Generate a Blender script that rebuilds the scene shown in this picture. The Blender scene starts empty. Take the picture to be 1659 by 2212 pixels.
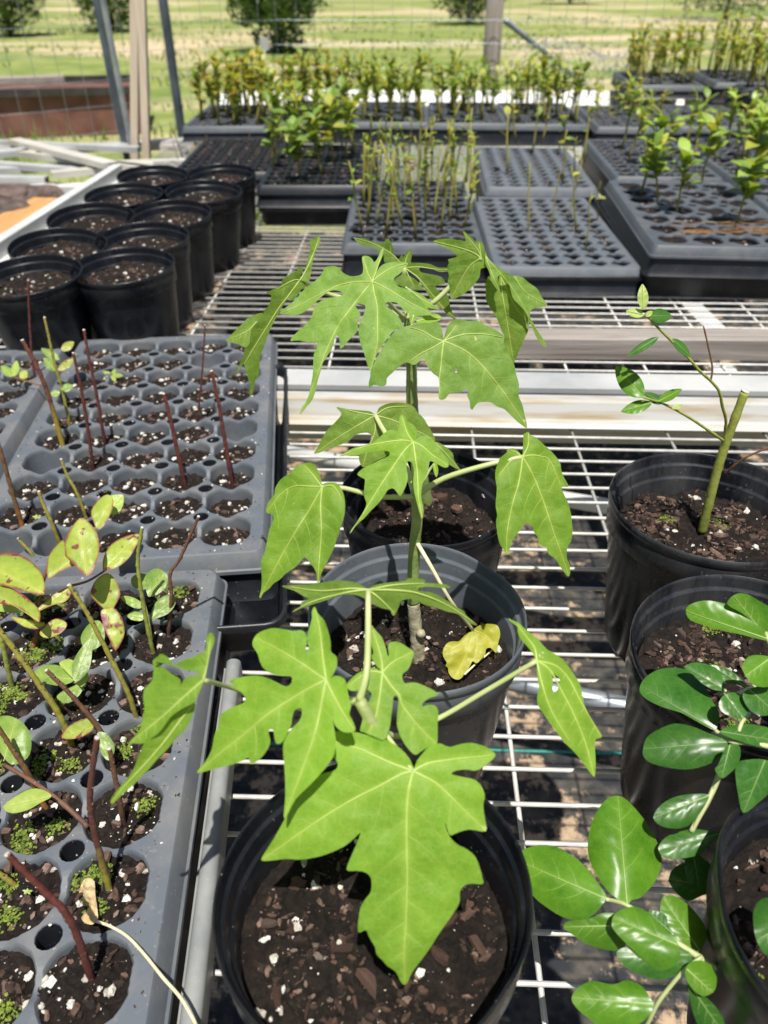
import bpy, bmesh, math, random
import numpy as np
from mathutils import Vector, Matrix, noise
from mathutils.geometry import delaunay_2d_cdt
R = math.radians
random.seed(7)
scene = bpy.context.scene

# ------------------------------------------------------------------ camera
FPX, CX, CY = 1660.0, 829.5, 1106.0          # focal length and centre in 1659 x 2212 picture units
CAM = Vector((0, 0, 0.55)); PITCH = R(34.85); YAW = R(1.91)
cd = bpy.data.cameras.new('camera'); cam = bpy.data.objects.new('camera', cd)
scene.collection.objects.link(cam); scene.camera = cam
cam.location = CAM; cam.rotation_euler = (math.pi/2 - PITCH, 0, YAW)
cd.sensor_fit = 'HORIZONTAL'; cd.sensor_width = 25.96; cd.lens = 25.96*FPX/1659
cd.clip_start = 0.02; cd.clip_end = 2000
cd.dof.use_dof = True; cd.dof.focus_distance = 0.58; cd.dof.aperture_fstop = 8.0

# ------------------------------------------------------------------ sky, sun, exposure
SUN_EL, SUN_AZ = R(70), R(8)                 # azimuth measured from behind the camera towards the right
w = bpy.data.worlds.new('World'); scene.world = w; w.use_nodes = True
nt = w.node_tree; nt.nodes.clear()
wo = nt.nodes.new('ShaderNodeOutputWorld'); bg = nt.nodes.new('ShaderNodeBackground'); sk = nt.nodes.new('ShaderNodeTexSky')
sk.sky_type = 'NISHITA'; sk.sun_disc = False; sk.sun_elevation = SUN_EL; sk.sun_rotation = math.pi - SUN_AZ
sk.dust_density = 1.5; bg.inputs['Strength'].default_value = 0.065
nt.links.new(sk.outputs[0], bg.inputs['Color']); nt.links.new(bg.outputs[0], wo.inputs['Surface'])
sd = bpy.data.lights.new('sun', 'SUN'); sun = bpy.data.objects.new('sun', sd); scene.collection.objects.link(sun)
sd.energy = 5.0; sd.angle = R(0.53); sd.color = (1.0, 0.96, 0.89)
sdir = Vector((math.sin(SUN_AZ)*math.cos(SUN_EL), -math.cos(SUN_AZ)*math.cos(SUN_EL), math.sin(SUN_EL)))
sun.rotation_euler = sdir.to_track_quat('Z', 'Y').to_euler(); sun.location = (0, -3, 8)
vs = scene.view_settings; vs.view_transform = 'Standard'; vs.look = 'None'; vs.gamma = 1.0; vs.exposure = 0.36
vs.use_curve_mapping = False

# ------------------------------------------------------------------ helpers
_rot = Matrix.Rotation(YAW, 3, 'Z')
FW = _rot @ Vector((0, math.cos(PITCH), -math.sin(PITCH)))
UP = _rot @ Vector((0, math.sin(PITCH), math.cos(PITCH)))
RT = _rot @ Vector((1, 0, 0))
def ray(x, y): return FW + RT*((x-CX)/FPX) - UP*((y-CY)/FPX)
def at(x, y, z=0.0):                          # where that line of sight meets the height z
    d = ray(x, y); return CAM + d*((z-CAM.z)/d.z)
def atY(x, y, Y):                             # where it meets the distance Y
    d = ray(x, y); return CAM + d*(Y/d.y)

COL = scene.collection
def link(o, parent=None):
    COL.objects.link(o)
    if parent is not None: o.parent = parent
    return o
def tag(o, label=None, cat=None, group=None, kind=None):
    if label: o['label'] = label
    if cat: o['category'] = cat
    if group: o['group'] = group
    if kind: o['kind'] = kind
    return o
def empty(name, loc=(0, 0, 0), rz=0.0, label=None, cat=None, group=None):
    o = bpy.data.objects.new(name, None); o.location = loc; o.rotation_euler = (0, 0, rz); o.empty_display_size = 0.02
    COL.objects.link(o); return tag(o, label, cat, group)

class MB:
    def __init__(s): s.v = []; s.f = []; s.mi = []; s.m = 0
    def add(s, vs, fs):
        b = len(s.v); s.v += [tuple(p) for p in vs]; s.f += [tuple(i+b for i in q) for q in fs]; s.mi += [s.m]*len(fs); return b
    def box(s, c, d, rz=0.0, M=None):
        x, y, z = d[0]/2, d[1]/2, d[2]/2
        ps = [Vector((sx*x, sy*y, sz*z)) for sz in (-1, 1) for sy in (-1, 1) for sx in (-1, 1)]
        m = M if M is not None else Matrix.Rotation(rz, 3, 'Z')
        ps = [m @ p + Vector(c) for p in ps]
        s.add(ps, [(0, 2, 3, 1), (4, 5, 7, 6), (0, 1, 5, 4), (2, 6, 7, 3), (0, 4, 6, 2), (1, 3, 7, 5)])
    def tube(s, pts, rad, n=8, cap=True):
        pts = [Vector(p) for p in pts]; k = len(pts)
        if not hasattr(rad, '__len__'): rad = [rad]*k
        ref = None; vs = []; fs = []
        for i, p in enumerate(pts):
            t = (pts[min(i+1, k-1)] - pts[max(i-1, 0)]).normalized()
            if ref is None: ref = t.orthogonal().normalized()
            ref = (ref - t*ref.dot(t)).normalized(); b = t.cross(ref)
            for j in range(n):
                a = 2*math.pi*j/n; vs.append(p + (ref*math.cos(a) + b*math.sin(a))*rad[i])
        for i in range(k-1):
            for j in range(n):
                j2 = (j+1) % n; fs.append((i*n+j, i*n+j2, (i+1)*n+j2, (i+1)*n+j))
        if cap: fs.append(tuple(range(n-1, -1, -1))); fs.append(tuple((k-1)*n+j for j in range(n)))
        s.add(vs, fs)
    def lathe(s, prof, n=48, c=(0, 0, 0), wob=None):
        vs = []; fs = []
        for r, z in prof:
            for j in range(n):
                a = 2*math.pi*j/n; rr = r*(1 + (wob(a, z) if wob else 0))
                vs.append((c[0]+rr*math.cos(a), c[1]+rr*math.sin(a), c[2]+z))
        for i in range(len(prof)-1):
            for j in range(n):
                j2 = (j+1) % n; fs.append((i*n+j, i*n+j2, (i+1)*n+j2, (i+1)*n+j))
        s.add(vs, fs)
    def mesh(s, name, mats=None, smooth=True):
        me = bpy.data.meshes.new(name); me.from_pydata(s.v, [], s.f)
        if mats is not None:
            for m in (mats if isinstance(mats, (list, tuple)) else [mats]): me.materials.append(m)
        if any(s.mi): me.polygons.foreach_set('material_index', s.mi)
        if smooth: me.polygons.foreach_set('use_smooth', [True]*len(me.polygons))
        me.update(); return me
    def build(s, name, mats=None, parent=None, smooth=True, loc=None):
        o = bpy.data.objects.new(name, s.mesh(name, mats, smooth))
        if loc is not None: o.location = loc
        return link(o, parent)
def inst(name, me, parent=None, loc=(0, 0, 0), rot=(0, 0, 0), sc=1.0):
    o = bpy.data.objects.new(name, me); o.location = loc; o.rotation_euler = rot
    o.scale = (sc, sc, sc) if not hasattr(sc, '__len__') else sc
    return link(o, parent)
def sharpen(me, ang=35):
    bm = bmesh.new(); bm.from_mesh(me); bm.normal_update(); lim = R(ang)
    for e in bm.edges:
        if len(e.link_faces) == 2 and e.calc_face_angle(0) > lim: e.smooth = False
    bm.to_mesh(me); bm.free(); return me
def catmull(pts, sub, closed=True):
    n = len(pts); out = []
    rng = range(n) if closed else range(n-1)
    for i in rng:
        if closed: p0, p1, p2, p3 = pts[i-1], pts[i], pts[(i+1) % n], pts[(i+2) % n]
        else: p0, p1, p2, p3 = pts[max(i-1, 0)], pts[i], pts[i+1], pts[min(i+2, n-1)]
        for k in range(sub):
            t = k/sub; t2 = t*t; t3 = t2*t
            out.append(tuple(0.5*((2*p1[a]) + (-p0[a]+p2[a])*t + (2*p0[a]-5*p1[a]+4*p2[a]-p3[a])*t2 + (-p0[a]+3*p1[a]-3*p2[a]+p3[a])*t3) for a in range(len(p1))))
    if not closed: out.append(tuple(pts[-1]))
    return out
def inside(poly, x, y):
    c = False; n = len(poly); j = n-1
    for i in range(n):
        xi, yi = poly[i][0], poly[i][1]; xj, yj = poly[j][0], poly[j][1]
        if (yi > y) != (yj > y) and x < (xj-xi)*(y-yi)/(yj-yi)+xi: c = not c
        j = i
    return c
def segdist(px, py, a, b):
    dx, dy = b[0]-a[0], b[1]-a[1]; L = dx*dx+dy*dy
    t = 0 if L == 0 else max(0, min(1, ((px-a[0])*dx+(py-a[1])*dy)/L))
    return math.hypot(px-a[0]-t*dx, py-a[1]-t*dy)

def np_segdist(P, A, B):                       # distance of every point P to the nearest of the segments A-B
    P = np.asarray(P, float); A = np.asarray(A, float); B = np.asarray(B, float); out = np.full(len(P), 1e9)
    D = B-A; L = (D*D).sum(1); L[L == 0] = 1e-12
    for i in range(0, len(P), 512):
        Q = P[i:i+512, None, :]-A[None]; t = np.clip((Q*D[None]).sum(2)/L[None], 0, 1); out[i:i+512] = np.sqrt(((Q-t[..., None]*D[None])**2).sum(2)).min(1)
    return out
def np_inside(poly, P):
    P = np.asarray(P, float); A = np.asarray(poly, float)[:, :2]; B = np.roll(A, 1, axis=0); res = np.zeros(len(P), bool)
    for i in range(0, len(P), 1024):
        x = P[i:i+1024, 0:1]; y = P[i:i+1024, 1:2]; c = (A[None, :, 1] > y) != (B[None, :, 1] > y)
        with np.errstate(divide='ignore', invalid='ignore'): xi = (B[None, :, 0]-A[None, :, 0])*(y-A[None, :, 1])/(B[None, :, 1]-A[None, :, 1])+A[None, :, 0]
        res[i:i+1024] = ((c & (x < xi)).sum(1) % 2) == 1
    return res

# ------------------------------------------------------------------ materials
class NT:
    def __init__(s, name):
        s.m = bpy.data.materials.new(name); s.m.use_nodes = True; s.t = s.m.node_tree; s.t.nodes.clear()
        s.out = s.n('ShaderNodeOutputMaterial')
    def n(s, t, **kw):
        x = s.t.nodes.new(t)
        for k, v in kw.items():
            if k.startswith('i_'): x.inputs[k[2:].replace('_', ' ')].default_value = v
            else: setattr(x, k, v)
        return x
    def l(s, a, b): s.t.links.new(a, b)
    def coord(s, kind='Object'): return s.n('ShaderNodeTexCoord').outputs[kind]
    def noise(s, vec, scale, detail=5, rough=0.55, dist=0.0):
        x = s.n('ShaderNodeTexNoise'); x.inputs['Scale'].default_value = scale; x.inputs['Detail'].default_value = detail
        x.inputs['Roughness'].default_value = rough; x.inputs['Distortion'].default_value = dist
        if vec is not None: s.l(vec, x.inputs['Vector'])
        return x.outputs['Fac']
    def ramp(s, fac, stops):
        x = s.n('ShaderNodeValToRGB'); e = x.color_ramp.elements
        while len(e) < len(stops): e.new(0.5)
        for i, (p, c) in enumerate(stops):
            e[i].position = p; e[i].color = (c, c, c, 1) if not hasattr(c, '__len__') else (*c[:3], 1)
        s.l(fac, x.inputs[0]); return x.outputs[0]
    def mix(s, fac, a, b, mode='MIX'):
        x = s.n('ShaderNodeMix', data_type='RGBA', blend_type=mode)
        for sock, v in ((x.inputs[0], fac), (x.inputs[6], a), (x.inputs[7], b)):
            if hasattr(v, 'is_linked'): s.l(v, sock)
            else: sock.default_value = v if not hasattr(v, '__len__') else (*v[:3], 1)
        return x.outputs[2]
    def bump(s, h, strength, dist=0.002):
        x = s.n('ShaderNodeBump'); x.inputs['Strength'].default_value = strength; x.inputs['Distance'].default_value = dist
        s.l(h, x.inputs['Height']); return x.outputs[0]
    def pbr(s, col, rough=0.5, metal=0.0, normal=None, spec=0.5, coat=0.0, out=True):
        p = s.n('ShaderNodeBsdfPrincipled')
        for k, v in (('Base Color', col), ('Roughness', rough), ('Metallic', metal), ('Specular IOR Level', spec), ('Coat Weight', coat)):
            if hasattr(v, 'is_linked'): s.l(v, p.inputs[k])
            else: p.inputs[k].default_value = v if not hasattr(v, '__len__') else (*v[:3], 1)
        if normal is not None: s.l(normal, p.inputs['Normal'])
        if out: s.l(p.outputs[0], s.out.inputs[0])
        return p.outputs[0]
    def rnd(s): return s.n('ShaderNodeObjectInfo').outputs['Random']
def m_two(name, c1, c2, scale=20, rough=0.6, metal=0.0, bump=0.3, bscale=150, bdist=0.001, lo=0.35, hi=0.65, spec=0.5, stretch=None, detail=6, rr=None):
    t = NT(name); v = t.coord()
    if stretch:
        mp = t.n('ShaderNodeMapping'); mp.inputs['Scale'].default_value = stretch; t.l(v, mp.inputs['Vector']); v = mp.outputs[0]
    f = t.ramp(t.noise(v, scale, detail), [(lo, 0), (hi, 1)])
    n = t.bump(t.noise(v, bscale, 4), bump, bdist)
    r = rough if rr is None else t.ramp(f, [(0, rr[0]), (1, rr[1])])
    t.pbr(t.mix(f, c1, c2), r, metal, n, spec); return t.m
def m_leaf(name, c1, c2, back, tr=0.35, rough=0.42, edge=None, scale=30, spec=0.5, bump=0.25, coat=0.0, spots=None, net_=0.16):
    t = NT(name); v = t.coord(); f = t.ramp(t.noise(v, scale, 4), [(0.3, 0), (0.7, 1)])
    col = t.mix(f, c1, c2)
    # fine net of veinlets
    vo = t.n('ShaderNodeTexVoronoi', feature='DISTANCE_TO_EDGE'); vo.inputs['Scale'].default_value = 260; t.l(v, vo.inputs['Vector'])
    net = t.ramp(vo.outputs['Distance'], [(0.0, 1), (0.08, 0)])
    col = t.mix(net, col, t.mix(net_, col, (0.45, 0.6, 0.15)))
    f3 = t.ramp(t.noise(v, scale*4.5, 5, 0.65), [(0.42, 0), (0.72, 0.55)]); col = t.mix(f3, col, t.mix(0.5, col, (c2[0]*1.5, c2[1]*1.25, c2[2]*1.6)))
    va = t.n('ShaderNodeAttribute'); va.attribute_name = 'halo'; col = t.mix(va.outputs['Fac'], col, (c2[0]*1.55, c2[1]*1.22, c2[2]*1.9))
    hs = t.n('ShaderNodeHueSaturation'); t.l(col, hs.inputs['Color'])
    mr = t.n('ShaderNodeMapRange'); mr.inputs['To Min'].default_value = 0.85; mr.inputs['To Max'].default_value = 1.15; t.l(t.rnd(), mr.inputs[0]); t.l(mr.outputs[0], hs.inputs['Value'])
    col = hs.outputs[0]
    if spots:
        sp = t.ramp(t.noise(v, spots[0], 2), [(spots[1], 0), (spots[1]+0.03, 1)]); col = t.mix(sp, col, spots[2])
    if edge:
        at_ = t.n('ShaderNodeAttribute'); at_.attribute_name = 'edge'
        ad = t.n('ShaderNodeMath', operation='ADD'); t.l(at_.outputs['Fac'], ad.inputs[0])
        ns = t.n('ShaderNodeMath', operation='MULTIPLY'); t.l(t.noise(v, 60, 4), ns.inputs[0]); ns.inputs[1].default_value = 1.1; t.l(ns.outputs[0], ad.inputs[1])
        em = t.ramp(ad.outputs[0], [(0.56, 0.9), (0.95, 0)]); col = t.mix(em, col, edge)
    geo = t.n('ShaderNodeNewGeometry')
    colb = t.mix(geo.outputs['Backfacing'], col, t.mix(0.55, col, back))
    nrm = t.bump(t.mix(0.35, t.noise(v, 80, 5), t.noise(v, 260, 4)), bump, 0.003)
    p = t.pbr(colb, rough, 0, nrm, spec, coat, out=False)
    tb = t.n('ShaderNodeBsdfTranslucent'); tc = t.mix(1.0, col, (1.6, 1.45, 0.55), 'MULTIPLY'); t.l(tc, tb.inputs['Color'])
    ms = t.n('ShaderNodeMixShader'); ms.inputs[0].default_value = tr; t.l(p, ms.inputs[1]); t.l(tb.outputs[0], ms.inputs[2])
    t.l(ms.outputs[0], t.out.inputs[0]); return t.m
def m_soil(name):
    t = NT(name); v = t.coord(); a = t.noise(v, 160, 8, 0.7); b = t.noise(v, 30, 4)
    c = t.mix(t.ramp(a, [(0.35, 0), (0.7, 1)]), (0.0055, 0.0042, 0.0036), (0.034, 0.0235, 0.018))
    c = t.mix(t.ramp(b, [(0.45, 0), (0.6, 0.75)]), c, t.mix(0.6, c, (0.006, 0.004, 0.003)))
    sp = t.n('ShaderNodeTexVoronoi'); sp.inputs['Scale'].default_value = 330; t.l(v, sp.inputs['Vector'])
    grit = t.ramp(sp.outputs['Distance'], [(0.1, 1), (0.16, 0)])
    sel = t.ramp(t.noise(v, 90, 2), [(0.56, 0), (0.6, 1)])
    mm = t.n('ShaderNodeMath', operation='MULTIPLY'); t.l(grit, mm.inputs[0]); t.l(sel, mm.inputs[1])
    c = t.mix(mm.outputs[0], c, (0.32, 0.26, 0.2))
    t.pbr(c, 0.85, 0, t.bump(a, 1.0, 0.004), 0.25); return t.m
def m_chip(name):
    t = NT(name); v = t.coord(); r = t.rnd()
    c = t.ramp(r, [(0, (0.06, 0.037, 0.027)), (0.3, (0.12, 0.068, 0.047)), (0.65, (0.22, 0.135, 0.105)), (0.85, (0.12, 0.098, 0.09)), (1, (0.26, 0.135, 0.075))])
    mp = t.n('ShaderNodeMapping'); mp.inputs['Scale'].default_value = (1, 6, 1); t.l(v, mp.inputs['Vector'])
    n = t.noise(mp.outputs[0], 120, 6); c = t.mix(t.ramp(n, [(0.3, 0), (0.75, 1)]), t.mix(0.5, c, (0.02, 0.01, 0.008)), t.mix(0.25, c, (0.35, 0.2, 0.15)))
    t.pbr(c, 0.7, 0, t.bump(n, 0.8, 0.002), 0.3); return t.m
def m_chipmix(name):
    t = NT(name); v = t.coord(); g = t.n('ShaderNodeNewGeometry').outputs['Random Per Island']
    c = t.ramp(g, [(0, (0.014, 0.010, 0.008)), (0.4, (0.05, 0.031, 0.024)), (0.7, (0.10, 0.06, 0.043)), (0.93, (0.24, 0.16, 0.125)), (1, (0.13, 0.11, 0.10))])
    n = t.noise(v, 300, 4); c = t.mix(t.ramp(n, [(0.3, 0), (0.7, 0.5)]), c, (0.015, 0.008, 0.006))
    t.pbr(c, 0.75, 0, t.bump(n, 0.6, 0.001), 0.25); return t.m
def m_plastic(name, c, dust, amt=0.5, rough=0.4, streak=None, spec=0.45):
    t = NT(name); v = t.coord()
    if streak:
        mp = t.n('ShaderNodeMapping'); mp.inputs['Scale'].default_value = streak; t.l(v, mp.inputs['Vector']); vv = mp.outputs[0]
    else: vv = v
    f = t.ramp(t.noise(vv, 22, 8, 0.65), [(0.42, 0), (0.75, amt)]); f2 = t.ramp(t.noise(v, 140, 5, 0.6), [(0.62, 0), (0.72, amt*0.7)])
    col = t.mix(f2, t.mix(f, c, dust), dust)
    vo = t.n('ShaderNodeTexVoronoi'); vo.inputs['Scale'].default_value = 230; t.l(v, vo.inputs['Vector'])
    mk = t.n('ShaderNodeMath', operation='MULTIPLY'); t.l(t.ramp(vo.outputs['Distance'], [(0.10, 1), (0.17, 0)]), mk.inputs[0]); t.l(t.ramp(t.noise(v, 60, 2), [(0.54, 0), (0.60, 0.7)]), mk.inputs[1])
    col = t.mix(mk.outputs[0], col, t.mix(0.4, col, (0.5, 0.47, 0.42)))   # dried splashes and grit
    r = t.ramp(f, [(0, rough), (1, min(1, rough+0.35))])
    t.pbr(col, r, 0, t.bump(t.noise(v, 60, 3), 0.08, 0.002), spec); return t.m
def m_ground_mat():
    t = NT('weed_mat'); v = t.coord()
    s1 = t.noise(v, 5.5, 10, 0.7); s2 = t.noise(v, 24, 10, 0.75)
    ad = t.n('ShaderNodeMath', operation='ADD'); t.l(s1, ad.inputs[0]); t.l(s2, ad.inputs[1])
    hf = t.n('ShaderNodeMath', operation='MULTIPLY'); t.l(ad.outputs[0], hf.inputs[0]); hf.inputs[1].default_value = 0.5
    f = t.ramp(hf.outputs[0], [(0.522, 0), (0.56, 1)])
    wv = t.n('ShaderNodeTexWave', bands_direction='Y'); wv.inputs['Scale'].default_value = 160; t.l(v, wv.inputs['Vector'])
    wx = t.n('ShaderNodeTexWave', bands_direction='X'); wx.inputs['Scale'].default_value = 110; t.l(v, wx.inputs['Vector'])
    mat = t.mix(t.ramp(wv.outputs['Fac'], [(0.2, 0), (0.8, 0.6)]), (0.012, 0.014, 0.017), (0.06, 0.065, 0.07))
    mat = t.mix(t.ramp(t.noise(v, 26, 6), [(0.45, 0), (0.75, 0.55)]), mat, (0.2, 0.17, 0.13))
    sand = t.mix(t.noise(v, 45, 8, 0.7), (0.26, 0.18, 0.11), (0.56, 0.42, 0.28))
    sand = t.mix(t.ramp(t.noise(v, 160, 3), [(0.6, 0), (0.7, 0.8)]), sand, (0.1, 0.07, 0.045))
    t.pbr(t.mix(f, mat, sand), 0.85, 0, t.bump(s2, 0.5, 0.004), 0.2); return t.m
def m_field():
    t = NT('field_grass'); v = t.coord()
    mp = t.n('ShaderNodeMapping'); mp.inputs['Scale'].default_value = (0.55, 1.0, 1); mp.inputs['Rotation'].default_value = (0, 0, R(20)); t.l(v, mp.inputs['Vector'])
    strip = t.noise(mp.outputs[0], 0.17, 9, 0.66, 0.8)
    f = t.ramp(strip, [(0.47, 0), (0.60, 0.95)])
    g = t.mix(t.ramp(t.noise(v, 1.3, 9, 0.7), [(0.35, 0), (0.65, 1)]), (0.14, 0.20, 0.045), (0.30, 0.33, 0.11))
    s = t.mix(t.noise(v, 2.2, 9, 0.7), (0.48, 0.36, 0.22), (0.68, 0.56, 0.39))
    s = t.mix(t.ramp(t.noise(v, 6.5, 8, 0.7), [(0.54, 0), (0.66, 0.8)]), s, (0.2, 0.21, 0.08))
    t.pbr(t.mix(f, g, s), 0.9, 0, t.bump(t.noise(v, 14, 6), 0.8, 0.05), 0.1); return t.m
def m_wood(name, c1, c2, along='X'):
    t = NT(name); v = t.coord(); mp = t.n('ShaderNodeMapping'); s = {'X': (2, 40, 40), 'Y': (40, 2, 40), 'Z': (40, 40, 2)}[along]
    mp.inputs['Scale'].default_value = s; t.l(v, mp.inputs['Vector']); n = t.noise(mp.outputs[0], 1.5, 8, 0.65, 0.6)
    c = t.mix(t.ramp(n, [(0.3, 0), (0.7, 1)]), c1, c2); t.pbr(c, 0.8, 0, t.bump(n, 0.6, 0.003), 0.2); return t.m

BLACK = m_plastic('black_pot_plastic', (0.005, 0.0062, 0.0095), (0.15, 0.15, 0.155), 0.14, 0.27, streak=(1, 1, 0.5), spec=0.45)
BLACKD = m_plastic('dusty_pot_plastic', (0.006, 0.0072, 0.0105), (0.26, 0.26, 0.26), 0.22, 0.25, streak=(1, 1, 0.3), spec=0.42)
GREYP = m_plastic('slate_pot_plastic', (0.092, 0.104, 0.122), (0.3, 0.31, 0.32), 0.3, 0.42)
TRAY = m_plastic('slate_tray_plastic', (0.104, 0.119, 0.139), (0.24, 0.225, 0.195), 0.5, 0.5)
TRAYD = m_plastic('dark_tray_plastic', (0.070, 0.081, 0.097), (0.18, 0.175, 0.16), 0.4, 0.45)
TRAYB = m_plastic('black_tray_plastic_and_shade', (0.008, 0.0095, 0.014), (0.1, 0.1, 0.1), 0.15, 0.4)  # real black trays, and shade painted into recesses of grey ones
RIMG = m_plastic('grey_lip_plastic', (0.2, 0.21, 0.21), (0.4, 0.4, 0.37), 0.5, 0.5)
GALV = m_two('galvanised_wire', (0.5, 0.49, 0.46), (0.68, 0.67, 0.63), 60, 0.5, 0.3, 0.3, 300, 0.0005)
STEEL = m_two('galvanised_steel', (0.27, 0.30, 0.33), (0.42, 0.46, 0.49), 14, 0.42, 0.6, 0.15, 80)
STEELD = m_two('dark_galvanised_steel', (0.06, 0.08, 0.1), (0.12, 0.15, 0.18), 14, 0.45, 0.4, 0.15, 80)
WHITE = m_two('white_aluminium', (0.34, 0.35, 0.35), (0.50, 0.50, 0.48), 7, 0.4, 0.0, 0.08, 60, lo=0.3, hi=0.6)
STAINW = m_two('stained_white_aluminium', (0.44, 0.44, 0.42), (0.33, 0.25, 0.14), 6, 0.5, 0.0, 0.1, 60, lo=0.48, hi=0.7, stretch=(1, 4, 14))
PVC = m_two('grey_pvc', (0.5, 0.51, 0.5), (0.62, 0.62, 0.6), 10, 0.45, 0, 0.05, 50)
WOODG = m_wood('weathered_wood', (0.17, 0.145, 0.125), (0.42, 0.38, 0.34), 'X')
WOODP = m_wood('post_wood', (0.2, 0.17, 0.14), (0.36, 0.32, 0.27), 'Z')
WOODS = m_wood('pale_stake_wood', (0.52, 0.42, 0.31), (0.7, 0.6, 0.47), 'Z')
WOODO = m_wood('orange_wood', (0.4, 0.2, 0.07), (0.6, 0.34, 0.14), 'Y')
WOODD = m_two('dark_bark', (0.05, 0.035, 0.028), (0.17, 0.12, 0.1), 18, 0.85, 0, 0.8, 60, 0.01)
RUST = m_two('rusty_red_metal', (0.12, 0.045, 0.035), (0.2, 0.09, 0.07), 5, 0.7, 0, 0.3, 40)
DARKM = m_two('dark_metal', (0.02, 0.018, 0.017), (0.05, 0.045, 0.04), 10, 0.6)
SOIL = m_soil('potting_mix'); CHIP = m_chip('bark_chip'); CHIPS = m_chipmix('bark_fines')
def m_perl():
    t = NT('perlite'); v = t.coord(); g = t.n('ShaderNodeNewGeometry').outputs['Random Per Island']; n = t.noise(v, 420, 4)
    c = t.ramp(g, [(0, (0.32, 0.29, 0.24)), (0.35, (0.58, 0.54, 0.46)), (0.7, (0.74, 0.72, 0.66)), (1, (0.8, 0.79, 0.76))])
    t.pbr(t.mix(t.ramp(n, [(0.3, 0.5), (0.6, 0)]), c, (0.3, 0.25, 0.2)), 0.85, 0, t.bump(n, 0.9, 0.002), 0.2); return t.m
PERL = m_perl()
STONE = m_two('pebble', (0.28, 0.25, 0.22), (0.5, 0.47, 0.42), 120, 0.8, 0, 0.6, 300, 0.001)
MOSS = m_two('moss', (0.075, 0.125, 0.012), (0.22, 0.29, 0.035), 200, 0.8, 0, 0.8, 500, 0.002)
MATG = m_ground_mat(); FIELD = m_field()
STRIPE = m_two('green_thread', (0.02, 0.2, 0.16), (0.05, 0.34, 0.28), 200, 0.7, 0, 0.5, 300)
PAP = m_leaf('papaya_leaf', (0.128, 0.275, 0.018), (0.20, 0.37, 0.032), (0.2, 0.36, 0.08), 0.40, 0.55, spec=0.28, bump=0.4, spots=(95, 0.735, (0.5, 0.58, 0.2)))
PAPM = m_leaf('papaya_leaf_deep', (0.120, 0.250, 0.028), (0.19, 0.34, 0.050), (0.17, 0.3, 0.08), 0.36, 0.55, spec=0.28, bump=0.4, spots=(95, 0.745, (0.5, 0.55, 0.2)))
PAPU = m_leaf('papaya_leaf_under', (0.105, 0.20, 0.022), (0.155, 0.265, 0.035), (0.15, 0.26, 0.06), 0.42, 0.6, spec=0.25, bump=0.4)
PAPY = m_leaf('papaya_leaf_yellow', (0.32, 0.35, 0.02), (0.38, 0.405, 0.03), (0.5, 0.45, 0.06), 0.25, 0.5)
VEIN = m_leaf('papaya_vein', (0.30, 0.46, 0.05), (0.37, 0.52, 0.08), (0.4, 0.5, 0.15), 0.2, 0.5, bump=0.0)
VEIN2 = m_leaf('papaya_veinlet', (0.20, 0.37, 0.03), (0.26, 0.44, 0.045), (0.3, 0.4, 0.1), 0.25, 0.5, bump=0.0)
PETI = m_two('pale_petiole', (0.36, 0.43, 0.15), (0.48, 0.51, 0.26), 25, 0.4, 0, 0.1, 100)
PSTEM = m_two('papaya_stem', (0.14, 0.21, 0.05), (0.3, 0.34, 0.13), 45, 0.55, 0, 0.5, 160, 0.002)
PSTEMB = m_two('papaya_stem_bark', (0.24, 0.21, 0.13), (0.45, 0.41, 0.28), 90, 0.75, 0, 0.7, 200, 0.002)
BLU = m_leaf('blueberry_leaf', (0.040, 0.130, 0.008), (0.095, 0.225, 0.016), (0.13, 0.25, 0.09), 0.24, 0.27, scale=45, spec=0.20, bump=0.04, net_=0.05)
BLUD = m_leaf('blueberry_leaf_dark', (0.018, 0.080, 0.010), (0.045, 0.135, 0.018), (0.1, 0.2, 0.08), 0.16, 0.28, scale=60, spec=0.20, bump=0.05, net_=0.04)
BLUP = m_leaf('blueberry_leaf_pale', (0.2, 0.34, 0.04), (0.32, 0.45, 0.08), (0.25, 0.35, 0.12), 0.3, 0.4, scale=60)
BLUY = m_leaf('blueberry_leaf_mottled', (0.22, 0.34, 0.035), (0.34, 0.43, 0.06), (0.35, 0.4, 0.13), 0.3, 0.42, edge=(0.28, 0.035, 0.045), scale=60, spots=(70, 0.62, (0.22, 0.06, 0.05)))
BLUG = m_leaf('blueberry_leaf_soft', (0.12, 0.23, 0.035), (0.22, 0.35, 0.06), (0.2, 0.3, 0.1), 0.3, 0.4, scale=60)
BVEIND = m_leaf('blueberry_vein_dark', (0.10, 0.2, 0.05), (0.14, 0.25, 0.07), (0.2, 0.3, 0.1), 0.1, 0.45, bump=0.0)
BVEIN = m_leaf('blueberry_vein', (0.2, 0.36, 0.06), (0.26, 0.42, 0.09), (0.3, 0.4, 0.15), 0.15, 0.4, bump=0.0)
FARL = m_leaf('cutting_leaf_green', (0.10, 0.19, 0.03), (0.22, 0.34, 0.05), (0.2, 0.28, 0.08), 0.3, 0.45)
FARY = m_leaf('cutting_leaf_yellow', (0.3, 0.36, 0.05), (0.45, 0.46, 0.08), (0.4, 0.4, 0.1), 0.35, 0.45)
FARO = m_leaf('cutting_leaf_bronze', (0.34, 0.22, 0.05), (0.42, 0.34, 0.07), (0.4, 0.3, 0.1), 0.3, 0.45)
FARR = m_leaf('cutting_leaf_red', (0.4, 0.1, 0.05), (0.45, 0.2, 0.1), (0.4, 0.2, 0.1), 0.3, 0.45)
TREEL = m_leaf('orchard_leaf', (0.03, 0.075, 0.012), (0.075, 0.15, 0.022), (0.09, 0.15, 0.04), 0.2, 0.35, scale=3)
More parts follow.
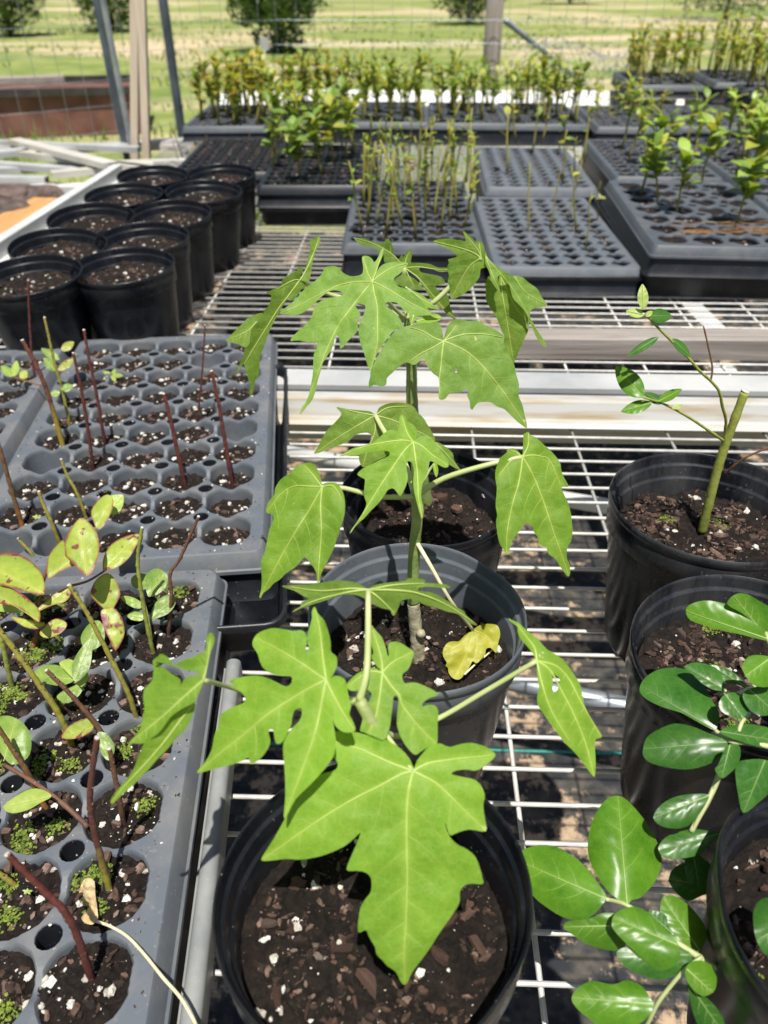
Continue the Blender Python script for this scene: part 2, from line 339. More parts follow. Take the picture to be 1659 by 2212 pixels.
DRY = m_two('dry_leaf', (0.45, 0.31, 0.14), (0.66, 0.52, 0.29), 120, 0.8, 0, 0.8, 200, 0.003)
STRAW = m_two('straw_stalk', (0.6, 0.54, 0.33), (0.72, 0.66, 0.45), 80, 0.6)
GRASS = m_leaf('grass_blade', (0.09, 0.17, 0.025), (0.2, 0.28, 0.05), (0.2, 0.28, 0.08), 0.3, 0.5, scale=2)
def m_stick(name, c0, c1, z0, z1):            # bark changes colour along the stick
    t = NT(name); v = t.coord(); sx = t.n('ShaderNodeSeparateXYZ'); t.l(v, sx.inputs[0])
    mr = t.n('ShaderNodeMapRange'); mr.inputs['From Min'].default_value = z0; mr.inputs['From Max'].default_value = z1; t.l(sx.outputs['Z'], mr.inputs[0])
    n = t.noise(v, 120, 5); ad = t.n('ShaderNodeMath', operation='MULTIPLY_ADD'); t.l(n, ad.inputs[0]); ad.inputs[1].default_value = 0.8; t.l(mr.outputs[0], ad.inputs[2])
    f = t.ramp(ad.outputs[0], [(0.45, 0), (0.85, 1)]); c = t.mix(f, c0, c1); c = t.mix(t.ramp(n, [(0.5, 0), (0.7, 0.6)]), c, t.mix(0.55, c, (0.05, 0.03, 0.022)))
    c = t.mix(t.ramp(t.noise(v, 420, 3), [(0.62, 0), (0.7, 0.5)]), c, (0.3, 0.27, 0.22))
    t.pbr(c, 0.6, 0, t.bump(n, 0.7, 0.0015), 0.3); return t.m
ST_YEL = m_stick('yellow_bark', (0.22, 0.175, 0.03), (0.30, 0.275, 0.05), 0, 0.09)
ST_GRN = m_stick('green_bark', (0.14, 0.17, 0.03), (0.28, 0.31, 0.06), 0, 0.09)
ST_RED = m_stick('red_bark', (0.075, 0.022, 0.02), (0.13, 0.035, 0.03), 0, 0.09)
ST_BRN = m_stick('brown_bark', (0.06, 0.03, 0.024), (0.15, 0.075, 0.045), 0, 0.09)
ST_YB = m_stick('yellow_to_brown_bark', (0.36, 0.26, 0.035), (0.13, 0.05, 0.035), 0.03, 0.13)
ST_OB = m_stick('orange_brown_bark', (0.27, 0.11, 0.03), (0.17, 0.09, 0.04), 0, 0.1)
ST_RY = m_stick('brown_over_yellow_bark', (0.3, 0.26, 0.045), (0.12, 0.045, 0.035), 0.02, 0.1)
CUT = m_two('cut_wood', (0.45, 0.42, 0.36), (0.66, 0.63, 0.56), 200, 0.8)

# ================================================================== the setting
GZ = -0.75
def sheet(name, x0, x1, y0, y1, z, mat, kind='structure', nx=1, ny=1, amp=0):
    m = MB(); vs = []; fs = []
    for j in range(ny+1):
        for i in range(nx+1):
            x = x0+(x1-x0)*i/nx; y = y0+(y1-y0)*j/ny
            vs.append((x, y, z + (amp*noise.noise((x*0.7, y*0.7, 3)) if amp else 0)))
    for j in range(ny):
        for i in range(nx): a = j*(nx+1)+i; fs.append((a, a+1, a+nx+2, a+nx+1))
    m.add(vs, fs); return tag(m.build(name, mat), kind=kind)
sheet('field', -400, 400, -60, 900, GZ-0.012, FIELD)
sheet('weed_mat_ground', -2.6, 3.2, -1.5, 4.9, GZ, MATG)
m = MB(); m.box((0.3, 1.018, GZ+0.0035), (5.6, 0.006, 0.003))
tag(m.build('green_thread', STRIPE), 'green guide thread woven into the black weed mat under the bench', 'thread')

# ------------------------------------------------------------------ benches of welded wire
def wire_mesh(L, r, n=6):
    m = MB(); k = 2
    m.tube([(-L/2 + L*i/k, 0, 0) for i in range(k+1)], r, n); return m.mesh('wire', GALV)
STEP = 0.0340
bench = empty('bench', (0, 0.6, 0), 0, 'near bench of white wire mesh under the papaya pots', 'bench')
wa = wire_mesh(1.9, 0.0021)
y = 0.2444 - STEP*4
while y < 1.035:
    inst('wire', wa, bench, (0.05, y-0.6, -0.0021), (0, 0, R(0.15)*math.sin(y*37))); y += STEP
wb = wire_mesh(1.05, 0.0021)
for x in (-0.63, -0.485, -0.34, -0.195, -0.05, 0.097, 0.246, 0.386, 0.53, 0.675, 0.82):
    inst('wire', wb, bench, (x, 0.0, -0.0063), (0, 0, math.pi/2))
def rail_profile(prof, x0, x1, name, mat, parent, loc):   # extruded profile along X
    m = MB(); n = len(prof)
    for x in (x0, x1): m.add([(x, p[0], p[1]) for p in prof], [])
    fs = [(i, (i+1) % n, n+(i+1) % n, n+i) for i in range(n)]; fs.append(tuple(range(n-1, -1, -1))); fs.append(tuple(range(n, 2*n)))
    m.add([], [])
    m.f += fs; m.mi += [0]*len(fs)
    return m.build(name, mat, parent, smooth=False, loc=loc)
rail_profile([(1.012, 0.0015), (1.018, 0.006), (1.030, 0.0075), (1.040, 0.030), (1.046, 0.0325), (1.060, 0.0325), (1.063, 0.03), (1.063, -0.05), (1.06, -0.05), (1.058, 0.0), (1.03, 0.0015)], -0.9, 1.0, 'edge_rail', STAINW, bench, (0, -0.6, 0))
for (x, yy) in ((-0.88, 0.12), (0.98, 0.12), (-0.88, 1.0), (0.98, 1.0)):
    m = MB(); m.box((x, yy-0.6, -0.38), (0.04, 0.04, 0.74)); m.build('leg', STEEL, bench, False)
for i, yy in enumerate((0.11,)):
    m = MB(); m.box((0.05, yy-0.6, -0.03), (1.86, 0.012, 0.04)); m.build('support_bar', STEEL, bench, False)

bench2 = empty('bench', (0, 2.8, 0), 0, 'far bench of white wire mesh carrying the black pots and seedling trays', 'bench')
wc = wire_mesh(2.32, 0.0021)
y = 1.158
while y < 4.5:
    inst('wire', wc, bench2, (0.735 + 0.012*math.sin(y*91), y-2.8, -0.0021), (0, 0, R(0.12)*math.sin(y*53))); y += STEP
wd = wire_mesh(3.36, 0.0021)
for k in range(-3, 14):
    inst('wire', wd, bench2, (0.137*k, 2.83-2.8, -0.0063), (0, 0, math.pi/2))
we = wire_mesh(0.54, 0.0021)
y = 1.16
while y < 4.5:
    inst('wire', we, bench2, (-0.72, y-2.8, -0.018), (0, 0, 0)); y += STEP
for x in (-0.5, -0.64, -0.78, -0.92): inst('wire', wd, bench2, (x, 2.83-2.8, -0.0222), (0, 0, math.pi/2))
rail_profile([(1.092, 0.008), (1.088, 0.022), (1.088, 0.030), (1.146, 0.030), (1.146, -0.05), (1.14, -0.05), (1.14, -0.02), (1.105, -0.02), (1.105, 0.008)], -0.9, 1.95, 'edge_rail', WHITE, bench2, (0, -2.8, 0))
BWHITE = m_two('bright_white_paint', (0.72, 0.72, 0.68), (0.82, 0.82, 0.79), 7, 0.4, 0, 0.05, 60)
rail_profile([(4.40, 0.012), (4.50, 0.070), (4.512, 0.070), (4.512, 0.0), (4.56, 0.0), (4.56, -0.05), (4.40, -0.05)], -1.0, 1.95, 'back_rail', BWHITE, bench2, (0, -2.8, 0))
m = MB(); m.box((-0.994, 1.96-2.8, 0.004), (0.008, 1.68, 0.032)); m.box((-0.980, 1.96-2.8, -0.014), (0.02, 1.68, 0.006)); m.box((-1.004, 1.96-2.8, 0.0225), (0.030, 1.68, 0.005)); m.build('side_rail', PVC, bench2, False)
for yy in (1.2, 2.85, 4.45):
    for x in (-0.98, 1.9): m = MB(); m.box((x, yy-2.8, -0.4), (0.04, 0.04, 0.7)); m.build('leg', STEEL, bench2, False)
for (x, yy, ry, L) in ((0.592, 1.51, 0.05, 0.15), (0.548, 1.262, 0.05, 0.03), (-0.07, 1.9, 0, 0.5)):
    m = MB(); m.box((0, 0, 0), (0.042, L, 0.003)); o = m.build('tie_plate', PVC, bench2, False, (x, yy-2.8, -0.0105)); o.rotation_euler = (0, 0, ry)
m = MB()
for i in range(5): m.box((0, -0.022+i*0.011, 0.0), (1.75, 0.0098, 0.036 - (i % 2)*0.0008))
pk = m.build('timber_board', WOODG, None, False, (0.93, 1.305, 0.0185)); pk.rotation_euler = (0, 0, R(1.0))
tag(pk, 'weathered grey timber board lying across the wire behind the white rail', 'board')
for pts, r, lab in (([(-0.45, 1.495, -0.30), (0.75, 1.152, -0.30)], 0.016, 'grey plastic pipe slung under the bench below the white rail'),
                    ([(-0.3, 1.10, -0.5), (0.9, 0.80, -0.5)], 0.016, 'dull grey pipe under the bench beside the centre papaya pot')):
    m = MB(); m.tube(pts, r, 12); tag(m.build('pipe', PVC if r and pts[0][2] > -0.4 else STEEL), lab, 'pipe')

# ------------------------------------------------------------------ field beyond: fence, posts, poles, rails
fence = empty('wire_fence', (0.4, 5.05, GZ), 0, 'galvanised square-mesh wire fence between the benches and the orchard', 'fence')
FP = [Vector((-2.6, 3.35, 0)), Vector((-0.75, 4.9, 0)), Vector((4.6, 5.15, 0))]
fo = Vector((0.4, 5.05, GZ)); FTOP = 0.75
vw = MB(); vw.tube([(0, 0, 0), (0, 0, FTOP-GZ)], 0.0014, 4, False); vwm = vw.mesh('wire', STEEL)
for a, b in ((FP[0], FP[1]), (FP[1], FP[2])):
    d = b-a; n = int(d.length/0.105)
    for i in range(n):
        p = a + d*(i/n); inst('wire', vwm, fence, (p.x-fo.x, p.y-fo.y, 0), (R(random.uniform(-.4, .4)), R(random.uniform(-.5, .5)), 0))
for k in range(13):
    z = 0.1 + 0.112*k
    m = MB(); pts = []
    for a, b in ((FP[0], FP[1]), (FP[1], FP[2])):
        for i in range(24):
            p = a + (b-a)*(i/24); pts.append((p.x-fo.x, p.y-fo.y, z + 0.008*noise.noise((p.x*1.7, k*3.1, 0))))
    pts.append((FP[2].x-fo.x, FP[2].y-fo.y, z)); m.tube(pts, 0.0017, 4, False); m.build('wire', STEEL, fence)
m = MB(); m.tube([(0.452, 5.16, GZ-0.1), (0.45, 5.16, 0.1), (0.445, 5.16, 1.1)], [0.052, 0.05, 0.047], 14)
tag(m.build('fence_post', WOODP), 'weathered round timber fence post behind the far trays', 'post')
m = MB(); p0, p1 = atY(1092, 45, 5.2), atY(1215, 145, 5.9); m.tube([p0, p1, p1 + (p1-p0)*1.2], 0.016, 10)
tag(m.build('brace_pole', STEEL), 'slanting galvanised brace pole running down from the fence post', 'pole')
def pole(px0, px1, Y, mat, lab, rr, kind='round'):
    a, b = atY(*px0, Y), atY(*px1, Y); d = (a-b)/(a.z-b.z)      # px0 high, px1 low
    top = a + d*0.5; bot = b - d*(b.z-GZ); m = MB()
    if kind == 'round': m.tube([bot, b, a, top], rr, 12)
    elif kind == 'square': m.tube([bot, b, a, top], rr, 4)
    else:                                              # folded steel angle with punched flange
        ax = (top-bot); q = ax.to_track_quat('Z', 'X').to_matrix(); c = (top+bot)/2
        m.box(c, (rr*2.2, 0.004, ax.length), M=q); m.box(c + q @ Vector((rr*1.1, -rr*0.6, 0)), (0.004, rr*1.2, ax.length), M=q)
    return tag(m.build('leaning_stake' if 'wood' in lab else 'leaning_pole', mat, smooth=(kind == 'round')), lab, 'stake' if 'wood' in lab else 'pole')
pole((207, 0), (275, 345), 3.35, STEELD, 'dark steel angle post leaning by the fence, leftmost of the poles', 0.0115, 'angle')
pole((222, 0), (290, 345), 3.3, STEEL, 'pale galvanised post leaning against the dark steel post', 0.011)
pole((291, 0), (292, 345), 3.3, WOODS, 'pale square wooden stake, left one of two beside the steel posts', 0.020, 'square')
pole((306, 0), (317, 345), 3.3, WOODS, 'pale square wooden stake, right one of two beside the steel posts', 0.020, 'square')
pole((352, 0), (393, 290), 3.7, STEELD, 'blue-grey steel pole leaning towards the far trays', 0.019)
# red-brown metal box beyond the fence
bx = empty('rusty_container', (-4.1, 8.75, GZ), R(14), 'low rust-red metal container in the grass behind the fence', 'container')
m = MB(); m.box((0, 0, 0.17), (2.6, 1.1, 0.36)); m.build('side_panel', RUST, bx, False)
m = MB(); m.box((0, -0.57, 0.385), (2.64, 0.06, 0.065)); m.box((0, 0.57, 0.385), (2.64, 0.06, 0.065)); m.box((1.3, 0, 0.385), (0.06, 1.2, 0.065)); m.build('top_rail', DARKM, bx, False)
m = MB(); m.box((-0.3, -0.1, 0.45), (1.7, 0.24, 0.05), R(6)); m.build('timber', WOODG, bx, False)
# loose white rails stacked beside the benches
CREAM = m_two('cream_rail', (0.46, 0.44, 0.37), (0.58, 0.56, 0.5), 5, 0.5, 0, 0.1, 60)
rails = [((-60, 330), (420, 300), 0.0, 0.030, WHITE, 'white tube lying farthest back in the loose pile by the fence'),
         ((45, 325), (360, 366), 0.0, 0.020, CREAM, 'cream channel with a dark slot on the pile of loose rails'),
         ((-80, 345), (300, 374), -0.02, 0.016, WHITE, 'long white rail in the middle of the loose pile left of the pots'),
         ((-80, 380), (100, 383), -0.03, 0.014, WHITE, 'short bright white rail at the left picture edge in the loose pile'),
         ((-60, 318), (385, 312), -0.01, 0.014, CREAM, 'thin cream bar along the top of the loose rail pile'),
         ((-80, 408), (230, 398), -0.05, 0.026, PVC, 'grey shaded rail lowest in the loose pile'),
         ((30, 300), (240, 352), 0.02, 0.020, CREAM, 'cream board slanting across the back of the loose pile'),
         ((-40, 302), (300, 318), 0.01, 0.012, WHITE, 'narrow white strip crossing under the slanting cream board'),
         ((110, 372), (330, 352), -0.01, 0.016, CREAM, 'cream strip pointing at the back pots from the loose pile'),
         ((-60, 366), (190, 352), -0.03, 0.022, WHITE, 'white board between the long rail and the short bright rail'),
         ((200, 352), (400, 345), -0.02, 0.020, CREAM, 'cream rail end tucked behind the row of black pots')]
for i, (a, b, z, wd_, mt, lab) in enumerate(rails):
    p, q = at(*a, z), at(*b, z); d = q-p; L = d.length; rz = math.atan2(d.y, d.x); m = MB(); c = (p+q)/2
    m.box((0, 0, 0), (L, wd_*2.4, 0.005)); m.box((0, -wd_*1.2, -0.009), (L, 0.004, 0.019)); m.box((0, wd_*1.2, -0.009), (L, 0.004, 0.019))
    if i == 1: m.m = 1; m.box((0.02, 0, 0.0045), (L*0.8, wd_*0.9, 0.002))
    o = m.build('loose_rail', [mt, DARKM], None, False, c); o.rotation_euler = (0, 0, rz); tag(o, lab, 'rail', 'loose white rails')
# loose coil of netting by the brace
nr = empty('netting_roll', atY(1240, 135, 5.6), 0, 'loose grey roll of wire netting slumped below the brace pole', 'netting')
r = random.Random(8)
for k in range(26):
    m = MB(); x0 = -0.45+0.035*k; h = 0.10+0.06*math.sin(k*0.35)+r.uniform(-.02, .02); sk_ = r.uniform(-.25, .25)
    m.tube([(x0-0.1+sk_, r.uniform(-.1, .1), -0.12), (x0+0.02, -0.1, h*0.5), (x0+0.1-sk_, 0, h), (x0+0.3, 0.1, h*0.4), (x0+0.42, r.uniform(-.1, .1), -0.12)], 0.0014, 4, False); m.build('wire', STEEL, nr)
m = MB(); m.box((0, 0, 0), (1.1, 0.9, 0.03)); o = m.build('pallet_top', WOODD, None, False, (-1.62, 2.62, -0.09)); o.rotation_euler = (0, 0, R(-18))
tag(o, 'dark bark-covered slab under the loose white rails', 'slab')
pa, pb = at(-70, 535, -0.02), at(112, 436, -0.02); dd = pb-pa; m = MB(); m.box((0, 0, 0), (0.11, dd.length, 0.025))
o = m.build('plank', WOODO, None, False, (pa+pb)/2); o.rotation_euler = (0, 0, math.atan2(dd.y, dd.x)-math.pi/2); tag(o, 'orange-brown plank beside the bench rail at the left edge', 'plank')
for i, (px, pyy, s) in enumerate(((25, 432, 0.10), (70, 425, 0.085), (10, 462, 0.09))):
    bm = bmesh.new(); bmesh.ops.create_icosphere(bm, subdivisions=3, radius=s)
    for v in bm.verts: v.co += v.co.normalized()*0.35*s*noise.noise(v.co*14+Vector((i*9, 0, 0))); v.co.z *= 0.45
    me = bpy.data.meshes.new('bark_lump'); bm.to_mesh(me); bm.free(); me.materials.append(WOODD)
    p = at(px, pyy, -0.03); tag(inst('bark_lump', me, None, p, (0, 0, i)), ['brown bark lump at the left edge above the orange plank', 'smaller bark lump right of the biggest one at the left edge', 'lowest bark lump touching the orange plank'][i], 'bark')

# ------------------------------------------------------------------ orchard trees
def leafcloud(rad, n, size, rnd, lo=0.35):
    m = MB()
    for i in range(n):
        d = Vector((rnd.gauss(0, 1), rnd.gauss(0, 1), rnd.gauss(0, 1))).normalized()
        k = 1 + 0.32*noise.noise(d*1.9+Vector((rnd.seed_, 0, 0))) + 0.22*noise.noise(d*4.3)
        r = (lo + (1-lo)*rnd.random()**0.45)*k; c = Vector((d.x*rad[0]*r, d.y*rad[1]*r, d.z*rad[2]*r))
        if noise.noise(c*3.0+Vector((5, rnd.seed_, 0))) < -0.22: continue
        u = (d + Vector((rnd.uniform(-1, 1), rnd.uniform(-1, 1), rnd.uniform(-0.9, 0.4)))).normalized(); v = u.orthogonal().normalized(); v = Matrix.Rotation(rnd.uniform(0, 6.3), 3, u) @ v
        w_ = u.cross(v); s = size*rnd.uniform(0.6, 1.25)
        m.add([c-v*s, c+w_*s*0.35+u*s*0.1, c+v*s+u*-0.25*s, c-w_*s*0.35+u*s*0.1], [(0, 1, 2, 3)])
    return m
trees = [((600, 112), 0.92, 2.3, 1, 'dense dark green orchard tree standing left of the picture centre'),
         ((1012, 52), 1.25, 2.6, 2, 'dark orchard tree half hidden behind the timber fence post'),
         ((22, 78), 1.1, 2.6, 3, 'orchard tree at the top left corner'),
         ((245, 68), 1.15, 2.4, 4, 'orchard tree behind the leaning steel posts'),
         ((1565, 42), 2.4, 2.8, 5, 'broad dark orchard tree at the top right edge'),
         ((650, 12), 1.9, 3.0, 6, 'distant orchard tree above and behind the central tree'),
         ((1230, 8), 2.2, 3.0, 7, 'distant orchard tree right of the fence post at the top edge')]
for (px, wd_, ht, sd_, lab) in trees:
    p = at(px[0], px[1], GZ); r = random.Random(sd_); r.seed_ = sd_*7.3
    t = empty('orchard_tree', p, 0, lab, 'tree', 'orchard trees')
    m = MB(); m.tube([(0, 0, -0.05), (0.03, 0, ht*0.3), (0, 0.04, ht*0.6), (0.03, 0, ht*0.85)], [0.07, 0.055, 0.04, 0.015], 8)
    for k in range(5):
        a = k*1.26+sd_; m.tube([(0, 0, ht*(0.2+0.08*k)), (math.cos(a)*wd_*0.35, math.sin(a)*wd_*0.35, ht*(0.4+0.09*k)), (math.cos(a)*wd_*0.7, math.sin(a)*wd_*0.7, ht*(0.5+0.09*k))], [0.03, 0.02, 0.008], 6)
    m.build('trunk', WOODD, t)
    o = leafcloud((wd_, wd_, ht*0.52), 5200, 0.095 if px[1] > 40 else 0.14, r).build('crown', TREEL, t, False, (0, 0, ht*0.54))
# tall grass along the fence and tufts over the field (one uncountable mass)
m = MB(); r = random.Random(5)
# blades
def blade_(m, x, y, h, wd_, r, z=GZ-0.012):
    a = r.uniform(0, 6.28); b = r.uniform(0.1, 0.6)*h; c, s = math.cos(a), math.sin(a); q = r.uniform(0, 6.28); wx, wy = math.cos(q)*wd_, math.sin(q)*wd_
    m.add([(x-wx, y-wy, z), (x+wx, y+wy, z), (x+c*b*0.35+wx*0.8, y+s*b*0.35+wy*0.8, z+h*0.6), (x+c*b*0.35-wx*0.8, y+s*b*0.35-wy*0.8, z+h*0.6), (x+c*b, y+s*b, z+h)], [(0, 1, 2, 3), (3, 2, 4)])
for i in range(15000):
    x = r.uniform(-6, 6); y = 5.05 + abs(r.gauss(0, 1.1)) + max(0, -x-1)*0.1
    if noise.noise((x*0.9, y*0.9, 1)) < (0.1 if x < -1.6 else -0.1): continue
    blade_(m, x, y, r.uniform(0.15, 0.55)*(0.5 if x < -1.6 else 1.0), 0.005, r)
for i in range(16000):
    y = 6 + 30*r.random()**1.6; x = r.uniform(-0.75, 0.75)*y
    if noise.noise((x*0.25, y*0.8, 7)) < 0.0: continue
    blade_(m, x, y, r.uniform(0.03, 0.11), 0.010+0.0005*y, r)
tag(m.build('grass', GRASS, None, False), 'tall weeds and tufted grass across the field beyond the fence', 'grass', kind='stuff')

# ================================================================== potting soil, bark, perlite
def chip_mesh(seed, thick=0.16):               # irregular flake of bark about 1 unit long
    r = random.Random(seed); n = r.randint(7, 10); asp = r.choice((0.12, 0.18, 0.24, 0.35, 0.5, 0.65, 0.8)); top = []; bot = []
    for i in range(n):
        a = 2*math.pi*i/n + r.uniform(-.25, .25); rad = r.uniform(0.30, 0.58)
        x, y = math.cos(a)*rad, math.sin(a)*rad*asp; t = thick*r.uniform(0.6, 1.2)
        top.append((x*0.92, y*0.9, t + 0.06*math.sin(x*5+seed))); bot.append((x, y, -t*0.6 + 0.05*math.sin(x*5+seed)))
    m = MB(); m.add(top+bot+[(0.03, 0.02, thick*1.25)], [(i, (i+1) % n, 2*n) for i in range(n)] + [(i, n+i, n+(i+1) % n, (i+1) % n) for i in range(n)])
    return m
chipM = [chip_mesh(s).mesh('bark_chip', CHIP, False) for s in range(12)]
def blob(m, c, s, r):                          # crumb of perlite
    t = (1+5**.5)/2
    P = [(-1, t, 0), (1, t, 0), (-1, -t, 0), (1, -t, 0), (0, -1, t), (0, 1, t), (0, -1, -t), (0, 1, -t), (t, 0, -1), (t, 0, 1), (-t, 0, -1), (-t, 0, 1)]
    F = [(0, 11, 5), (0, 5, 1), (0, 1, 7), (0, 7, 10), (0, 10, 11), (1, 5, 9), (5, 11, 4), (11, 10, 2), (10, 7, 6), (7, 1, 8), (3, 9, 4), (3, 4, 2), (3, 2, 6), (3, 6, 8), (3, 8, 9), (4, 9, 5), (2, 4, 11), (6, 2, 10), (8, 6, 7), (9, 8, 1)]
    q = Vector((r.uniform(.7, 1.3), r.uniform(.7, 1.3), r.uniform(.5, 1)))
    m.add([Vector(c) + Vector((p[0]*q.x, p[1]*q.y, p[2]*q.z))*(s/1.9)*r.uniform(0.55, 1.3) for p in P], F)
def put_chip(m, src, c, s, rz, tilt):
    M = Matrix.Rotation(rz, 3, 'Z') @ Matrix.Rotation(tilt, 3, 'X')
    m.add([M @ (Vector(v)*s) + Vector(c) for v in src.v], src.f)
CS = [chip_mesh(100+s) for s in range(10)]
def soil_set(rad, seed, res, amp, nfine, nperl, fine=(0.0025, 0.007), perl=(0.0012, 0.0036), clump=True, edge=0.75, moss=0):
    """soil surface, joined bark fines, joined perlite for a round soil of radius rad"""
    r = random.Random(seed); off = Vector((seed*3.7, seed*1.3, 0))
    def h(x, y):
        d = math.hypot(x, y)/rad
        z = amp*noise.fractal(Vector((x, y, 0))*(2.2/rad)*1.0+off, 1.0, 2.0, 3) + 0.0022*noise.fractal(Vector((x, y, 0))*260+off, 1.0, 2.0, 3)
        if clump: z += 0.0035*max(0, noise.noise(Vector((x, y, 1))*120+off))
        return z - 0.002*d*d
    m = MB(); nr = res; na = int(res*3.6); vs = [(0, 0, h(0, 0))]; fs = []
    for i in range(1, nr+1):
        for j in range(na):
            a = 2*math.pi*j/na; q = rad*i/nr; x, y = q*math.cos(a), q*math.sin(a); vs.append((x, y, h(x, y)))
    fs += [(0, 1+j, 1+(j+1) % na) for j in range(na)]
    for i in range(nr-1):
        for j in range(na): a = 1+i*na+j; b = 1+i*na+(j+1) % na; fs.append((a, a+na, b+na, b))
    m.add(vs, fs); soil = m.mesh('potting_soil', SOIL)
    cm = MB(); pm = MB(); mm = MB()
    for i in range(int(nfine*1.35)):
        q = rad*edge**0.3*math.sqrt(r.random())*0.97; a = r.uniform(0, 6.28); x, y = q*math.cos(a), q*math.sin(a)
        if noise.noise(Vector((x, y, 9))*(4/rad)+off) < -0.12: continue
        s = fine[0]*0.6 + (fine[1]*1.35-fine[0]*0.6)*r.random()**2.6
        put_chip(cm, r.choice(CS), (x, y, h(x, y)+0.0004), s, r.uniform(0, 6.28), r.uniform(-0.6, 0.6))
    for i in range(int(nperl*1.6)):
        q = rad*math.sqrt(r.random())*0.96; a = r.uniform(0, 6.28); x, y = q*math.cos(a), q*math.sin(a)
        if noise.noise(Vector((x, y, 2))*(5/rad)+off) < -0.02: continue
        s = perl[0]*0.55 + (perl[1]-perl[0]*0.55)*r.random()**3.2
        for kk in range(3 if s > 0.0022 else 1): blob(pm, (x+r.uniform(-.6, .6)*s*(kk > 0), y+r.uniform(-.6, .6)*s*(kk > 0), h(x, y)+s*0.15), s*(1 if kk == 0 else 0.7), r)
    for i in range(moss):
        q = rad*math.sqrt(r.random())*0.9; a = r.uniform(0, 6.28); cx, cy = q*math.cos(a), q*math.sin(a)
        for k in range(110):
            x, y = cx+r.gauss(0, 0.0036), cy+r.gauss(0, 0.0036); blob(mm, (x, y, h(x, y)+r.uniform(0, 0.0018)), r.uniform(0.0006, 0.0013), r)
    return dict(soil=soil, fine=cm.mesh('bark_fines', CHIPS, False), perl=pm.mesh('perlite', PERL, False), moss=mm.mesh('moss', MOSS, False) if moss else None, h=h)
def lay_soil(S, parent, loc, rz=0.0, small=True):
    o = inst('potting_soil', S['soil'], parent, loc, (0, 0, rz))
    a = inst('bark_fines', S['fine'], parent, loc, (0, 0, rz)); a['kind'] = 'stuff'
    b = inst('perlite_crumbs', S['perl'], parent, loc, (0, 0, rz)); b['kind'] = 'stuff'
    if S.get('moss'): c = inst('moss', S['moss'], parent, loc, (0, 0, rz)); c['kind'] = 'stuff'
    return o

# ------------------------------------------------------------------ nursery pots
def pot_meshes(rt, H, mat, seed, seg=72, rmat=None):
    r = random.Random(seed); p1, p2 = r.uniform(0, 6.28), r.uniform(0, 6.28)
    wob = lambda a, z: 0.014*math.sin(2*a+p1)*(z/H)**2 + 0.005*math.sin(3*a+p2) - 0.03*max(0, math.cos(a-p2))**24*(z/H)**3
    rb = rt*0.76; q = lambda z: rb + (rt*0.955-rb)*(z/(H-0.03))
    m = MB(); m.lathe([(0.001, 0.004), (rb-0.006, 0.004), (rb-0.002, 0.0), (rb, 0.004), (q(H*0.2), H*0.2), (q(H*0.45), H*0.45), (q(H*0.7), H*0.7), (q(H-0.034), H-0.034), (q(H-0.030), H-0.030)], seg, wob=wob)
    wall = m.mesh('pot_wall', mat)
    e_ = 0.0006
    m = MB(); m.lathe([(rt*0.950, H-0.0315), (rt*0.984-e_, H-0.031), (rt*0.986, H-0.0302), (rt*0.990, H-0.012), (rt*0.986, H-0.0105), (rt*0.986, H-0.0085), (rt*1.0, H-0.0072), (rt*1.006, H-0.0055), (rt*1.008, H-0.003), (rt*1.004, H-0.0008), (rt*0.994, H), (rt*0.984, H-0.0008), (rt*0.979, H-0.003),
                       (rt*0.974, H-0.0100), (rt*0.970, H-0.0112), (rt*0.946, H-0.0122), (rt*0.942, H-0.0132), (rt*0.936, H-0.0235), (rt*0.932, H-0.0247), (rt*0.911, H-0.0257), (rt*0.907, H-0.0267), (rt*0.895, H-0.052), (rt*0.86, H-0.075)], seg, wob=wob)
    rim = m.mesh('pot_rim', rmat or mat); return wall, sharpen(rim, 62)
def pot(x, y, rt, H, mat, seed, S, label, group, sz, rz=0.0, chips=0, z0=0.0, tilt=(0, 0), csize=(0.008, 0.02), share=None, rmat=None):
    e = empty('nursery_pot', (x, y, z0), rz, label, 'pot', group); e.rotation_euler = (tilt[0], tilt[1], rz)
    wall, rim = share or pot_meshes(rt, H, mat, seed, rmat=rmat)
    inst('pot_wall', wall, e); inst('pot_rim', rim, e); lay_soil(S, e, (0, 0, sz)); r = random.Random(seed+50)
    for i in range(chips):
        q = rt*0.84*math.sqrt(r.random()); a = r.uniform(0, 6.28); cx, cy = q*math.cos(a), q*math.sin(a); s = r.uniform(*csize)*r.choice((0.5, 0.65, 0.8, 1))
        inst('bark_chip', chipM[r.randrange(12)], e, (cx, cy, sz + S['h'](cx, cy) + 0.0012), (r.uniform(-.3, .3), r.uniform(-.3, .3), r.uniform(0, 6.28)), s)
    return e
RP = 0.081; PH = 0.165
S_near = soil_set(RP*0.905, 1, 90, 0.008, 1000, 110, (0.0016, 0.0060), (0.0009, 0.0036))
S_cent = soil_set(RP*0.905, 2, 76, 0.010, 800, 60, (0.0018, 0.0065), (0.0009, 0.0040))
S_mid = soil_set(RP*0.905, 3, 64, 0.012, 600, 24, (0.002, 0.006), (0.001, 0.0034))
S_r = soil_set(RP*0.925, 4, 70, 0.008, 1200, 85, (0.002, 0.009), (0.0009, 0.0034), moss=3)
S_far = [soil_set(RP*0.93, 11+i, 22, 0.008, 420, 60, (0.004, 0.009), (0.002, 0.004)) for i in range(2)]
pot(-0.012, 0.214, RP, PH, BLACK, 1, S_near, 'large black nursery pot nearest the camera at the bottom of the picture', 'papaya pots', 0.118, 0.3, 30, csize=(0.009, 0.021))
pot(0.010, 0.427, RP, PH, BLACKD, 2, S_cent, 'faded grey nursery pot in the middle with a fallen yellow leaf', 'papaya pots', 0.116, 1.1, 26, csize=(0.007, 0.015), rmat=GREYP)
